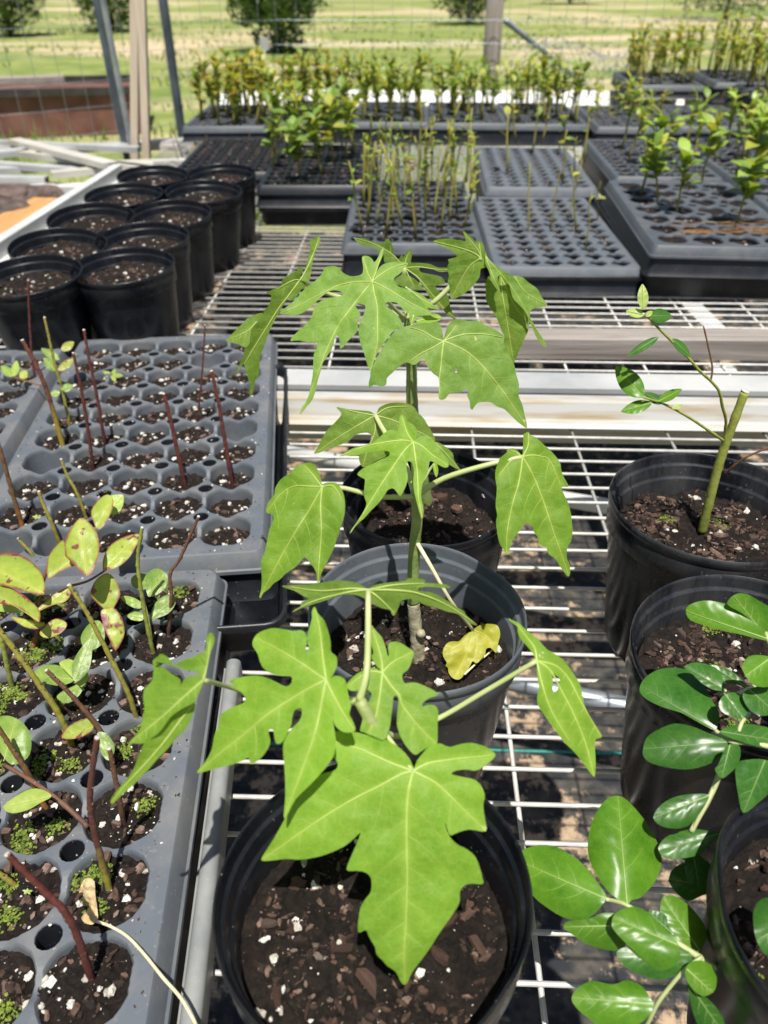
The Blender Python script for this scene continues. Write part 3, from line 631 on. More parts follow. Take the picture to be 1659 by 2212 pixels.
pot(0.020, 0.592, RP*0.99, PH*0.97, BLACK, 3, S_mid, 'black nursery pot behind the grey one, holding the rearmost papaya', 'papaya pots', 0.118, 2.0, 22, csize=(0.011, 0.024))
pot(0.272, 0.574, RP*1.08, PH*1.02, BLACKD, 4, S_r, 'scuffed black nursery pot at the right holding the bare pruned blueberry stem', 'blueberry pots', 0.132, 0.5, 22, csize=(0.008, 0.018))
pot(0.246, 0.390, RP*1.05, PH, BLACKD, 5, S_r, 'scuffed black nursery pot in the middle of the right side with a broken rim', 'blueberry pots', 0.13, 2.3, 22, csize=(0.008, 0.018))
pot(0.246, 0.205, RP*1.02, PH, BLACK, 6, S_r, 'black nursery pot cut by the bottom right corner', 'blueberry pots', 0.125, 4.0, 20, csize=(0.008, 0.018))
farp = pot_meshes(RP*1.02, PH, BLACK, 7, 56)
rows = [('front row, right', (274.5, 566)), ('second row, right', (314, 507)), ('third row, right', (373.5, 455)), ('fourth row, right', (437, 408)), ('back row, right', (482, 371)),
        ('front row, left', (75, 584)), ('second row, left', (125, 521)), ('third row, left', (200, 462)), ('fourth row, left', (272, 415)), ('back row, left', (330, 374))]
for i, (nm, px) in enumerate(rows):
    p = at(px[0], px[1], PH)
    pot(p.x, p.y, RP*1.02, PH, BLACK, 20+i, S_far[i % 2], 'black pot of bare soil in the left double row, %s' % nm.replace(',', ' at'), 'soil-filled black pots in a double row', 0.139, 0, 0, tilt=(R(5.5+random.uniform(-1.5, 1.5)), R(random.uniform(-2, 2))), share=farp)
# pebble and the one odd stone in the rear papaya pot
bm = bmesh.new(); bmesh.ops.create_icosphere(bm, subdivisions=3, radius=0.011)
for v in bm.verts: v.co += v.co.normalized()*0.004*noise.noise(v.co*120); v.co.z *= 0.7
me = bpy.data.meshes.new('pebble'); bm.to_mesh(me); bm.free(); me.materials.append(STONE)
p = at(1062, 1068, 0.126); tag(inst('pebble', me, None, p), 'pale grey pebble on the soil of the rear papaya pot', 'pebble')

# ------------------------------------------------------------------ seedling trays
def opening(kind, p, n):
    out = []
    if kind == 'star':                            # eight-sided mouth, scalloped on the straight sides
        q = [(.473, -.155), (.463, -.10), (.470, -.05), (.462, 0), (.470, .05), (.463, .10), (.473, .155), (.452, .205), (.420, .275), (.362, .362)] if n >= 32 else [(.470, -.15), (.464, 0), (.470, .15), (.445, .22), (.368, .368)]
        q += [] if n >= 32 else []
        q = q + [(b, a) for a, b in ([(.420, .275), (.452, .205)] if n >= 32 else [(.445, .22)])]
        for k in range(4):
            c, s = (1, 0, -1, 0)[k], (0, 1, 0, -1)[k]
            out += [(p*(c*x-s*y), p*(s*x+c*y)) for x, y in q]
        return out
    for i in range(n):
        a = 2*math.pi*(i+0.5)/n
        if kind == 'star': rr = p*(0.447+0.016*math.cos(4*a)+0.016*math.cos(8*a)+0.006*math.cos(16*a))
        elif kind == 'clover': rr = p*(0.415+0.045*math.cos(4*a)+0.014*math.cos(8*a))
        elif kind == 'round': rr = p*0.43
        else:
            c, s = abs(math.cos(a)), abs(math.sin(a)); rr = p*0.445/((c**7+s**7)**(1/7))
        out.append((rr*math.cos(a), rr*math.sin(a)))
    return out
def tray_meshes(nx, ny, W, L, H, kind, mat, vents=True, n=32, lip=0.012, web=0.0035, margin=0.010, depth=0.045, dark=True):
    """moulded tray: cell sheet with real openings and pockets, plus the turned-down rim"""
    iw, il = W-2*margin, L-2*margin; px, py = iw/nx, il/ny; P = min(px, py)
    cells = []; verts = []; edges = []; loops = []
    def addloop(pts):
        b = len(verts); verts.extend(Vector(p) for p in pts); k = len(pts); edges.extend((b+i, b+(i+1) % k) for i in range(k)); loops.append((b, k)); return b
    rc = 0.012
    outer = []
    for (cx, cy, a0) in ((W/2-rc, L/2-rc, 0), (-W/2+rc, L/2-rc, 90), (-W/2+rc, -L/2+rc, 180), (W/2-rc, -L/2+rc, 270)):
        for k in range(5): a = R(a0+22.5*k); outer.append((cx+rc*math.cos(a), cy+rc*math.sin(a)))
    addloop(outer)
    op = opening(kind, 1.0, n); n = len(op)
    for j in range(ny):
        for i in range(nx):
            c = (-iw/2+px*(i+0.5), -il/2+py*(j+0.5)); cells.append(c)
            addloop([(c[0]+q[0]*px, c[1]+q[1]*py) for q in op])
    vr = 0.15*P; holes = []
    if vents:
        for j in range(1, ny):
            for i in range(1, nx):
                c = (-iw/2+px*i, -il/2+py*j); holes.append(c); addloop([(c[0]+vr*math.cos(2*math.pi*k/14), c[1]+vr*math.sin(2*math.pi*k/14)) for k in range(14)])
    nfix = len(verts)
    res = delaunay_2d_cdt(verts, edges, [], 0, 1e-6)
    V, F = res[0], res[2]
    def drop(x, y):                             # webs between neighbouring cells sit lower than the pads
        u = (x+iw/2)/px; v = (y+il/2)/py; du = abs(u-round(u)); dv = abs(v-round(v))
        if not (0.3 < u < nx-0.3 and 0.3 < v < ny-0.3): return 0
        mx = max(du, dv); t = max(0, (mx-0.28)/0.22); return web*t*t*(3-2*t)*(1 if min(du, dv) < 0.2 else 0.0)
    m = MB(); keep = []
    for f in F:
        cx = sum(V[i].x for i in f)/len(f); cy = sum(V[i].y for i in f)/len(f)
        if vents:
            u = (cx+iw/2)/px; v = (cy+il/2)/py; gx, gy = round(u), round(v)
            if 0 < gx < nx and 0 < gy < ny and math.hypot(cx-(-iw/2+px*gx), cy-(-il/2+py*gy)) < vr*0.97: continue
        ci = int((cx+iw/2)//px); cj = int((cy+il/2)//py)
        if 0 <= ci < nx and 0 <= cj < ny:
            lx = (cx-(-iw/2+px*(ci+0.5)))/px; ly = (cy-(-il/2+py*(cj+0.5)))/py
            if inside(op, lx, ly): continue
        keep.append(tuple(f))
    m.add([(v.x, v.y, H-drop(v.x, v.y)) for v in V], keep)
    for c in cells:                              # rounded mouth and tapering pocket walls
        rings = []
        for (sc, dz) in ((1.0, 0.0), (0.965, -0.0014), (0.95, -0.0045), (0.90, -depth*0.55), (0.78, -depth)):
            rings.append([(c[0]+q[0]*px*sc, c[1]+q[1]*py*sc, H + dz - (drop(c[0]+q[0]*px, c[1]+q[1]*py) if sc > 0.94 else 0)) for q in op])
        b = m.add([p for rg in rings for p in rg], [])
        for k in range(len(rings)-1):
            for i in range(n): i2 = (i+1) % n; m.f.append((b+k*n+i, b+k*n+i2, b+(k+1)*n+i2, b+(k+1)*n+i)); m.mi.append(1 if dark and k >= 2 else 0)  # pocket walls blackened below the mouth: painted shade, same plastic
        m.f.append(tuple(b+4*n+i for i in range(n))); m.mi.append(1 if dark else 0)  # pocket floor takes the same painted shade
    for c in holes:
        rings = [[(c[0]+vr*s*math.cos(2*math.pi*k/14), c[1]+vr*s*math.sin(2*math.pi*k/14), H+dz) for k in range(14)] for (s, dz) in ((1, 0), (0.95, -0.001), (0.93, -0.045))]
        b = m.add([p for rg in rings for p in rg], [])
        for k in range(2):
            for i in range(14): i2 = (i+1) % 14; m.f.append((b+k*14+i, b+k*14+i2, b+(k+1)*14+i2, b+(k+1)*14+i)); m.mi.append(1 if k else 0)  # hole walls painted black for the shade deep inside
        m.f.append(tuple(b+28+i for i in range(14))); m.mi.append(1)  # hole bottom closed in the same painted shade
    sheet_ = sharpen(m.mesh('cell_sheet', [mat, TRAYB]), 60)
    m = MB(); k = len(outer); rings = []
    for (g, dz) in ((0, 0), (0.0015, -0.0015), (0.0065, -lip-0.006), (0.0085, -lip-0.007), (0.0088, -lip-0.011), (0.005, -lip-0.012), (-0.002, -lip-0.010), (-0.006, -H*0.8), (-0.012, -H+0.002)):
        rings.append([(x+math.copysign(g, x), y+math.copysign(g, y), H+dz) for x, y in outer])
    b = m.add([p for rg in rings for p in rg], [])
    for q in range(len(rings)-1):
        for i in range(k): i2 = (i+1) % k; m.f.append((b+q*k+i, b+(q+1)*k+i, b+(q+1)*k+i2, b+q*k+i2)); m.mi.append(1 if q >= 4 else 0)  # body below the lip painted black as the shade under it
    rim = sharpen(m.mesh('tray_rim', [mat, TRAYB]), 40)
    return dict(sheet=sheet_, rim=rim, cells=cells, px=px, py=py, H=H, W=W, L=L)
def tray(T, corner, yaw, label, group, ref='fl', z0=0.0, plug=None, S=None, skip=(), soil=None, tilt=(0, 0), dep=(0.008, 0.015)):
    W, L = T['W'], T['L']; off = {'fl': (W/2, L/2), 'fr': (-W/2, L/2), 'br': (-W/2, -L/2), 'bl': (W/2, -L/2)}[ref]
    c = Vector((corner[0], corner[1], z0)) + Matrix.Rotation(yaw, 3, 'Z') @ Vector((off[0], off[1], 0))
    e = empty('seedling_tray', c, yaw, label, 'tray', group); e.rotation_euler = (tilt[0], tilt[1], yaw)
    inst('cell_sheet', T['sheet'], e); inst('tray_rim', T['rim'], e)
    e['H'] = T['H']
    if S:
        r = random.Random(label)
        for i, cc in enumerate(T['cells']):
            if skip and i in skip: continue
            if callable(plug) and not plug(cc): continue
            lay_soil(S[r.randrange(len(S))], e, (cc[0], cc[1], T['H']-r.uniform(*dep)), r.uniform(0, 6.28))
    if soil:
        m = MB(); r = random.Random(label+'s')
        full = [cc for cc in T['cells'] if r.random() <= soil]
        for cc in full:
            n = 10; zz = T['H']-r.uniform(0.005, 0.012); rr = min(T['px'], T['py'])*0.44
            m.add([(cc[0], cc[1], zz+0.003)] + [(cc[0]+rr*math.cos(2*math.pi*k/n), cc[1]+rr*math.sin(2*math.pi*k/n), zz+r.uniform(-.001, .001)) for k in range(n)], [(0, 1+k, 1+(k+1) % n) for k in range(n)])
        m.build('potting_soil', SOIL, e)
        mm = MB(); pm = MB()
        for cc in full:
            for q in range(5):
                x, y = cc[0]+r.gauss(0, T['px']*0.16), cc[1]+r.gauss(0, T['py']*0.16); put_chip(mm, r.choice(CS), (x, y, T['H']-0.004), r.uniform(0.004, 0.010), r.uniform(0, 6.28), r.uniform(-.5, .5))
            for q in range(2): blob(pm, (cc[0]+r.gauss(0, T['px']*0.16), cc[1]+r.gauss(0, T['py']*0.16), T['H']-0.006), r.uniform(0.001, 0.0026), r)
        o = mm.build('bark_fines', CHIPS, e, False); o['kind'] = 'stuff'; o = pm.build('perlite_crumbs', PERL, e, False); o['kind'] = 'stuff'
    return e
def drip(corner, W, L, H, yaw, label, mat=None, ref='fl', z0=0.0012, rimmat=None):
    m = MB(); off = {'fl': (W/2, L/2), 'br': (-W/2, -L/2), 'fr': (-W/2, L/2)}[ref]
    c = Vector((corner[0], corner[1], z0)) + Matrix.Rotation(yaw, 3, 'Z') @ Vector((off[0], off[1], 0))
    e = empty('drip_tray', c, yaw, label, 'tray', 'flat drip trays under the cell trays')
    def ring(g, z, rc=0.02):
        out = []
        for (sx, sy, a0) in ((1, 1, 0), (-1, 1, 90), (-1, -1, 180), (1, -1, 270)):
            for k in range(5): a = R(a0+22.5*k); out.append((sx*(W/2-g-rc)+rc*math.cos(a), sy*(L/2-g-rc)+rc*math.sin(a), z))
        return out
    def loft(rs, cap):
        q = MB(); b = q.add([p for rg in rs for p in rg], []); k = 20
        for s in range(len(rs)-1):
            for i in range(k): i2 = (i+1) % k; q.f.append((b+s*k+i, b+s*k+i2, b+(s+1)*k+i2, b+(s+1)*k+i)); q.mi.append(0)
        if cap: q.f.append(tuple(range(b, b+k))); q.mi.append(0)
        return q
    loft([ring(0.012, 0), ring(0.010, 0.004), ring(0.0045, H-0.006)], True).build('tray_wall', mat or TRAYB, e)
    o = loft([ring(0.0, H-0.009), ring(-0.0005, H-0.002), ring(0.0008, H), ring(0.003, H), ring(0.0042, H-0.003), ring(0.0046, H-0.012)], False).build('tray_rim', rimmat or mat or TRAYB, e)
    return e
PS = [soil_set(0.0284, 30+i, 30, 0.004, 85, 32, (0.002, 0.0085), (0.0009, 0.0036), moss=0) for i in range(4)]
PSM = [soil_set(0.0284, 40+i, 30, 0.004, 85, 32, (0.002, 0.0085), (0.0009, 0.0036), moss=(1, 4, 7, 0)[i]) for i in range(4)]
def crumbs(e, T, n, seed):                       # soil spilt on the pads and rim of a tray
    r = random.Random(seed); m = MB(); q = MB(); W, L = T['W'], T['L']
    while n > 0:
        x, y = r.uniform(-W/2, W/2), r.uniform(-L/2, L/2); n -= 1
        if min(math.hypot(x-c[0], y-c[1]) for c in T['cells']) < T['px']*0.5: continue
        if r.random() < 0.75: put_chip(m, r.choice(CS), (x, y, T['H']+0.0002), r.uniform(0.0008, 0.003), r.uniform(0, 6.28), r.uniform(-.3, .3))
        else: blob(q, (x, y, T['H']+0.0003), r.uniform(0.0005, 0.0014), r)
    o = m.build('spilt_soil', CHIPS, e, False); o['kind'] = 'stuff'; o = q.build('spilt_perlite', PERL, e, False); o['kind'] = 'stuff'
YL = R(7.3)
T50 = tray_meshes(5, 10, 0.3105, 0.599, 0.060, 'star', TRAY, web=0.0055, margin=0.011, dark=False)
YL = R(7.8); rotL = Matrix.Rotation(YL, 3, 'Z'); Y1 = R(6.4); rot1 = Matrix.Rotation(Y1, 3, 'Z')
frL2 = (Vector((-0.2257, 0.688, 0)) + rotL @ Vector((0.0687, -0.0687, 0))).to_2d()
trayL2 = tray(T50, frL2, YL, 'slate grey fifty-cell tray of pruned red sticks, behind the nearest left tray', 'grey cell trays on the left', 'fr', S=PS, skip={24, 15, 0, 1, 43})
frL0 = frL2 + (rotL @ Vector((-0.333, -0.03, 0))).to_2d()
trayL0 = tray(T50, frL0, YL, 'slate grey cell tray cut off by the left picture edge', 'grey cell trays on the left', 'fr', S=PS, plug=lambda c: c[0] > -0.02)
brL1 = (Vector((-0.2167, 0.2345, 0)) + rot1 @ Vector((0.0687, 0.0687+5*0.0577, 0))).to_2d()
trayL1 = tray(T50, brL1, Y1, 'slate grey cell tray nearest the camera at the lower left with mossy soil', 'grey cell trays on the left', 'br', S=PSM, dep=(0.0045, 0.009))
crumbs(trayL1, T50, 1500, 1); crumbs(trayL2, T50, 1500, 2); crumbs(trayL0, T50, 800, 3)
drip((-0.192, 1.13), 0.335, 0.60, 0.045, YL, 'black drip tray under the grey tray of red sticks', ref='br')
drip((-0.168, 0.50), 0.31, 0.62, 0.02, R(5.2), 'black drip tray under the nearest left tray', ref='br')
es = empty('edging_strip', at(505, 1432, 0.03), 0, 'grey rounded edging strip between the nearest left tray and the nearest pot', 'strip')
pA, pB = at(506, 1432, 0.03), at(401, 2310, 0.03); m = MB(); L_ = (pB-pA).length; prof = [(-0.0066, -0.022)]+[(-0.0066*math.cos(R(a)), 0.0055*math.sin(R(a))) for a in range(0, 181, 18)]+[(0.0066, -0.006), (0.0095, -0.0065), (0.0095, -0.0080), (0.0055, -0.0080), (0.0055, 0.0)]+[(0.0055*math.cos(R(a)), 0.0045*math.sin(R(a))) for a in range(18, 181, 18)]+[(-0.0055, -0.022)]
n_ = len(prof); m.add([(x, 0, z) for x, z in prof]+[(x, L_*0.5, z) for x, z in prof]+[(x, L_, z) for x, z in prof], [(k*n_+i, k*n_+(i+1) % n_, (k+1)*n_+(i+1) % n_, (k+1)*n_+i) for k in range(2) for i in range(n_)])
o = m.build('strip', RIMG, es); d_ = pB-pA; o.rotation_euler = (0, 0, math.atan2(d_.y, d_.x)-math.pi/2)
sharpen(o.data, 40)

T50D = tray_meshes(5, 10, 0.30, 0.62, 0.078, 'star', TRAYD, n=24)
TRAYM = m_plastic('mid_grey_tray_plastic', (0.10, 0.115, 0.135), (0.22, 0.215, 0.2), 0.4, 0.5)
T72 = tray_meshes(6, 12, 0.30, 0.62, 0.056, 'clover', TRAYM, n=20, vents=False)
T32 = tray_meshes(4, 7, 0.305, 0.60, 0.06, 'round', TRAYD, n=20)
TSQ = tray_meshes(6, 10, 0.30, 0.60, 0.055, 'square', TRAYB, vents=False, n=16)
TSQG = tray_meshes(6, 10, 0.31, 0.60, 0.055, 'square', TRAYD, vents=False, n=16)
TR = {}
TR['D'] = tray(T50D, (-0.143, 1.69), R(1.0), 'dark cell tray full of tall yellow stems right behind the papaya top', 'cell trays on the far bench', soil=0.9)
TR['E'] = tray(T72, (0.178, 1.607), R(0.5), 'grey small-cell tray with few thin stems in the middle right', 'cell trays on the far bench', soil=0.45)
drip((0.170, 1.597), 0.325, 0.64, 0.040, R(0.5), 'black drip tray under the grey small-cell tray')
TR['F'] = tray(T72, (0.212, 2.275), R(-1), 'grey small-cell tray with a notched front edge, second from the front', 'cell trays on the far bench', z0=0.015, soil=0.8)
TR['G'] = tray(T32, (0.487, 1.575), R(-3), 'dark round-cell tray with bushy cuttings raised on a drip tray at the right', 'cell trays on the far bench', z0=0.052, soil=1)
drip((0.478, 1.585), 0.42, 0.66, 0.050, R(-2), 'deep black drip tray under the round-cell tray at the right')
TR['G2'] = tray(T32, (0.812, 1.66), R(-4), 'dark round-cell tray at the right picture edge', 'cell trays on the far bench', z0=0.052, soil=1)
TR['H'] = tray(T50D, (0.59, 2.39), R(-2), 'grey cell tray behind the raised round-cell tray', 'cell trays on the far bench', soil=0.9)
TR['H2'] = tray(T50D, (0.92, 2.42), R(-2), 'grey cell tray behind the right edge tray', 'cell trays on the far bench', soil=0.9)
TR['I'] = tray(TSQ, (-0.402, 2.13), R(2), 'black square-cell tray of leafy cuttings behind the row of pots', 'cell trays on the far bench', z0=0.046, soil=1)
drip((-0.408, 2.12), 0.32, 0.63, 0.046, R(2), 'black drip tray under the square-cell tray of leafy cuttings')
TR['J'] = tray(TSQ, (-0.737, 2.52), R(3), 'black square-cell tray tucked behind the back pots', 'cell trays on the far bench', soil=1)
TR['K'] = tray(TSQG, (-0.87, 3.20), R(3), 'dark tray of bronze-tipped cuttings at the far left of the bench', 'cell trays on the far bench', z0=0.03, soil=1)
TR['L'] = tray(T50D, (-0.55, 3.38), R(2), 'dark cell tray in the far row, second from the left', 'cell trays on the far bench', soil=1)
TR['L2'] = tray(T50D, (-0.235, 3.37), R(1), 'dark cell tray in the far row, third from the left', 'cell trays on the far bench', soil=1)
TR['M'] = tray(T50D, (0.075, 3.36), R(0), 'dark cell tray in the far row, fourth from the left', 'cell trays on the far bench', soil=1)
TR['M2'] = tray(T50D, (0.385, 3.35), R(0), 'dark cell tray in the far row, fifth from the left', 'cell trays on the far bench', soil=1)
TR['N'] = tray(TSQG, (0.70, 3.24), R(-2), 'tray of short yellow seedlings in the far row before the empty tray', 'cell trays on the far bench', z0=0.03, soil=1)
TR['O'] = tray(TSQG, (1.02, 3.27), R(-3), 'empty dark square-cell tray in the far row at the right', 'cell trays on the far bench', z0=0.03)
TR['P'] = tray(TSQG, (0.98, 3.93), R(-4), 'raised tray of yellow cuttings farthest back on the right', 'cell trays on the far bench', z0=0.10, soil=1)
TR['P2'] = tray(T50D, (1.36, 3.30), R(-6), 'raised dark tray of yellow cuttings at the far right edge', 'cell trays on the far bench', z0=0.085, soil=1)
TR['P3'] = tray(T50D, (1.35, 3.95), R(-5), 'raised dark tray behind the far right one', 'cell trays on the far bench', z0=0.085, soil=1)

# ================================================================== leaves
class Leaf:
    """A thin curved blade: outline and veins given as sight lines, set on a curved surface of its own in space."""
    def __init__(s, crop, outline, J, anchor, normal, curl=1.2, ripple=0.0015, quilt=0.10, veins=(), sub=3, hole=None, dens=20, sharp=True, fold=0.0):
        ox, oy, k = crop; T = lambda p: (ox+p[0]*k, oy+p[1]*k)
        s.J2 = T(J); s.out = catmull([T(p) for p in outline], sub); s.veins = [[s.J2]+[T(p) for p in v] for v in veins]
        s.hole = catmull([T(p) for p in hole], 2) if hole else None
        s.J = anchor if isinstance(anchor, Vector) else atY(s.J2[0], s.J2[1], anchor)
        s.n = Vector(normal).normalized(); s.curl = curl; s.rip = ripple; s.q = quilt; s.seed = Vector((s.J2[0]*0.37, s.J2[1]*0.11, 0)); s.fold = fold
        s.e1 = s.n.orthogonal().normalized(); s.e2 = s.n.cross(s.e1)
        xs = [p[0] for p in s.out]; ys = [p[1] for p in s.out]; s.bb = (min(xs), max(xs), min(ys), max(ys)); s.size = max(s.bb[1]-s.bb[0], s.bb[3]-s.bb[2]); s.dens = dens
        s.mpp = (s.J-CAM).length/FPX; s.sec = []; s.pucker = 0.0; s.roll = 0.0
    def segs(s, lines):
        A = [a for v in lines for a in v[:-1]]; B = [b for v in lines for b in v[1:]]; return A, B
    def hgt(s, u, v, dm, ds):
        z = -s.curl*(u*u+v*v) - s.roll*dm*dm + s.rip*noise.fractal(Vector((u, v, 0))*52+s.seed, 1.0, 2.0, 3)
        d_ = min(dm, 0.010); z += 1.4*s.q*(d_ - d_*d_/0.030)          # tissue bulges between the main veins
        e_ = min(ds, 0.0045); z += s.pucker*(e_ - e_*e_/0.010)         # and puckers between the side veins
        return z
    def pt(s, x, y, lift=0.0, dm=0.0, ds=0.0):
        d = ray(x, y); den = d.dot(s.n); t0 = (s.J-CAM).dot(s.n)/den; t = t0
        for i in range(4):
            p = CAM+d*t-s.J; h = s.hgt(p.dot(s.e1), p.dot(s.e2), dm, ds); h = max(-0.03, min(0.03, h)); t = t0 + h/den
            t = max(t0*0.88, min(t0*1.12, t))
        p = CAM+d*t
        if lift: p = p - d.normalized()*lift
        return p
    def side_veins(s, gap=0.13, maxlen=0.30):
        s.sec = []; px = s.size
        for v in s.veins:
            line = catmull(v, 6, False); tot = sum(math.dist(a, b) for a, b in zip(line, line[1:])); acc = 0; nxt = px*gap*0.9; side = 1
            for a, b in zip(line, line[1:]):
                acc += math.dist(a, b)
                if acc < nxt or acc > tot*0.93: continue
                nxt += px*gap*0.5; side = -side
                th = math.atan2(b[1]-a[1], b[0]-a[0]); ang = th+side*R(58); x, y = b; pl = [(x, y)]; lim = px*maxlen*(1-0.45*acc/tot); go = 0; st = px*0.022
                while go < lim:
                    x += math.cos(ang)*st; y += math.sin(ang)*st; go += st; ang -= side*0.045
                    if not inside(s.out, x+math.cos(ang)*st, y+math.sin(ang)*st) or (s.hole and inside(s.hole, x, y)): break
                    dd = min((segdist(x, y, p, q) for w_ in s.veins if w_ is not v for p, q in zip(w_[1:], w_[2:])), default=1e9)
                    if dd < px*0.03: break
                    pl.append((x, y))
                if len(pl) > 2: s.sec.append(pl)
    def mesh(s):
        x0, x1, y0, y1 = s.bb; st = s.size/(s.dens*1.75); V = [Vector(p) for p in s.out]; n = len(V); E = [(i, (i+1) % n) for i in range(n)]
        OA = [tuple(p) for p in s.out]; OB = OA[1:]+OA[:1]
        if s.hole:
            b = len(V); V += [Vector(p) for p in s.hole]; k = len(s.hole); E += [(b+i, b+(i+1) % k) for i in range(k)]
        g = []; y = y0+st/2; row = 0
        while y < y1:
            x = x0+(st/2 if row % 2 else 0)
            while x < x1: g.append((x, y)); x += st
            y += st*0.866; row += 1
        g = np.array(g); g = g[np_inside(s.out, g)]; g = g[np_segdist(g, OA, OB) > st*0.4] if len(g) else g
        V += [Vector(p) for p in g]
        res = delaunay_2d_cdt(V, E, [], 0, 1e-4); P, F = res[0], res[2]; Pn = np.array([(p.x, p.y) for p in P])
        C = np.array([Pn[list(f)].mean(0) for f in F]); ok = np_inside(s.out, C)
        if s.hole: ok &= ~np_inside(s.hole, C)
        fs = [tuple(f) for f, o in zip(F, ok) if o]
        dm = np_segdist(Pn, *s.segs(s.veins))*s.mpp if s.veins else np.full(len(Pn), 0.01)
        ds = np.minimum(np_segdist(Pn, *s.segs(s.sec))*s.mpp, dm) if s.sec else np.zeros(len(Pn))
        ed = np.minimum(1.0, np_segdist(Pn, OA, OB)/(s.size*0.12))
        pts = [s.pt(p[0], p[1], 0.0, a, b) for p, a, b in zip(Pn, dm, ds)]
        halo = 0.55*np.exp(-dm/0.0022) + (0.25*np.exp(-ds/0.0012) if s.sec else 0)
        out = []
        for f in fs:                             # consistent facing towards the given normal
            a, b, c = (pts[i] for i in f); out.append(f if (b-a).cross(c-a).dot(s.n) > 0 else (f[0], f[2], f[1]))
        return pts, out, list(ed), list(np.minimum(0.8, halo))
    def ribbon(s, m, line, w0, w1, lift=0.0005):
        dml = np_segdist(line, *s.segs(s.veins))*s.mpp; pts = [s.pt(x, y, lift, q_) for (x, y), q_ in zip(line, dml)]; k = len(pts)
        if k < 2: return
        L = []; Rr = []
        for i, p in enumerate(pts):
            t = (pts[min(i+1, k-1)]-pts[max(i-1, 0)]); vdir = (p-CAM)
            sd_ = t.cross(vdir)
            if sd_.length < 1e-12: sd_ = s.e1.copy()
            sd_.normalize(); wv = (w0 + (w1-w0)*i/(k-1))/2; L.append(p-sd_*wv); Rr.append(p+sd_*wv)
        mid = [p - (p-CAM).normalized()*wv_*0.35 for p, wv_ in zip(pts, [w0]*k)]
        m.add(L+mid+Rr, [(i, k+i, k+i+1, i+1) for i in range(k-1)] + [(k+i, 2*k+i, 2*k+i+1, k+i+1) for i in range(k-1)])
    def vein_meshes(s, mm, sm, w0=0.0012, w1=0.0004, sec=True):
        for v in s.veins: s.ribbon(mm, catmull(v, 6, False), w0, w1)
        if sec:
            for pl in s.sec: s.ribbon(sm, pl, w1*1.0, w1*0.35, 0.0003)
def leaf_obj(parent, facets, mat, name='leaf', base=None, vm=None, vm2=None, w0=0.0012, w1=0.0004, sec=True, label=None, gap=0.13):
    m = MB(); ed = []; hl = []; mm = MB(); sm = MB()
    for L in facets:
        L.side_veins(gap); L.pucker = 0.16 if gap < 0.2 else 0.10
        p, f, e, h = L.mesh(); m.add(p, f); ed += e; hl += h
        L.vein_meshes(mm, sm, w0, w1, sec)
    org = Vector(parent.location)
    for q in (m, mm, sm): q.v = [tuple(Vector(v)-org) for v in q.v]
    me = m.mesh(name, mat); at_ = me.attributes.new('edge', 'FLOAT', 'POINT'); at_.data.foreach_set('value', ed); ah = me.attributes.new('halo', 'FLOAT', 'POINT'); ah.data.foreach_set('value', hl)
    o = link(bpy.data.objects.new(name, me), parent)
    if label: o['label'] = label
    if vm and mm.v: mm.build('vein', vm, o)
    if vm2 and sm.v: sm.build('side_veins', vm2, o)
    return o
def stalk(parent, pts, r0, r1, mat, name='petiole', n=10, sub=5, bumps=0.0, label=None, nodes=0.0):
    org = Vector(parent.location); line = catmull([tuple(Vector(p)-org) for p in pts], sub, False); k = len(line)
    rad = [(r0+(r1-r0)*i/(k-1))*(1+bumps*noise.noise((i*0.9, k, 0))) for i in range(k)]
    if nodes:                                    # swollen nodes every centimetre or so, slight kinks between them
        out = []; rr_ = []; acc = 0; nx_ = nodes*0.6; rnd_ = random.Random(k*7+int(r0*1e6))
        for i, p in enumerate(line):
            if i: acc += math.dist(line[i-1], p)
            f_ = 1.0
            if acc > nx_: nx_ += nodes*rnd_.uniform(0.7, 1.4); f_ = 1.17
            out.append((p[0]+rnd_.gauss(0, r0*0.05), p[1]+rnd_.gauss(0, r0*0.05), p[2])); rr_.append(rad[i]*f_)
        line, rad = out, rr_
    m = MB(); m.tube(line, rad, n); o = m.build(name, mat, parent)
    if label: o['label'] = label
    return o

NA = (232.3, 1360.4, .32); NB = (398.2, 1294.0, .36); NC = (530.9, 1559.5, .36); ND = (929.0, 1294.0, .24); NE = (597.2, 1194.5, .32)
CA = (530.9, 829.5, .32); CB = (1028.6, 895.9, .16496); MA = (477.8, 491.1, .19207); MBc = (597.2, 497.7, .24); MC = (763.1, 491.1, .26); MD = (783.0, 663.6, .24)

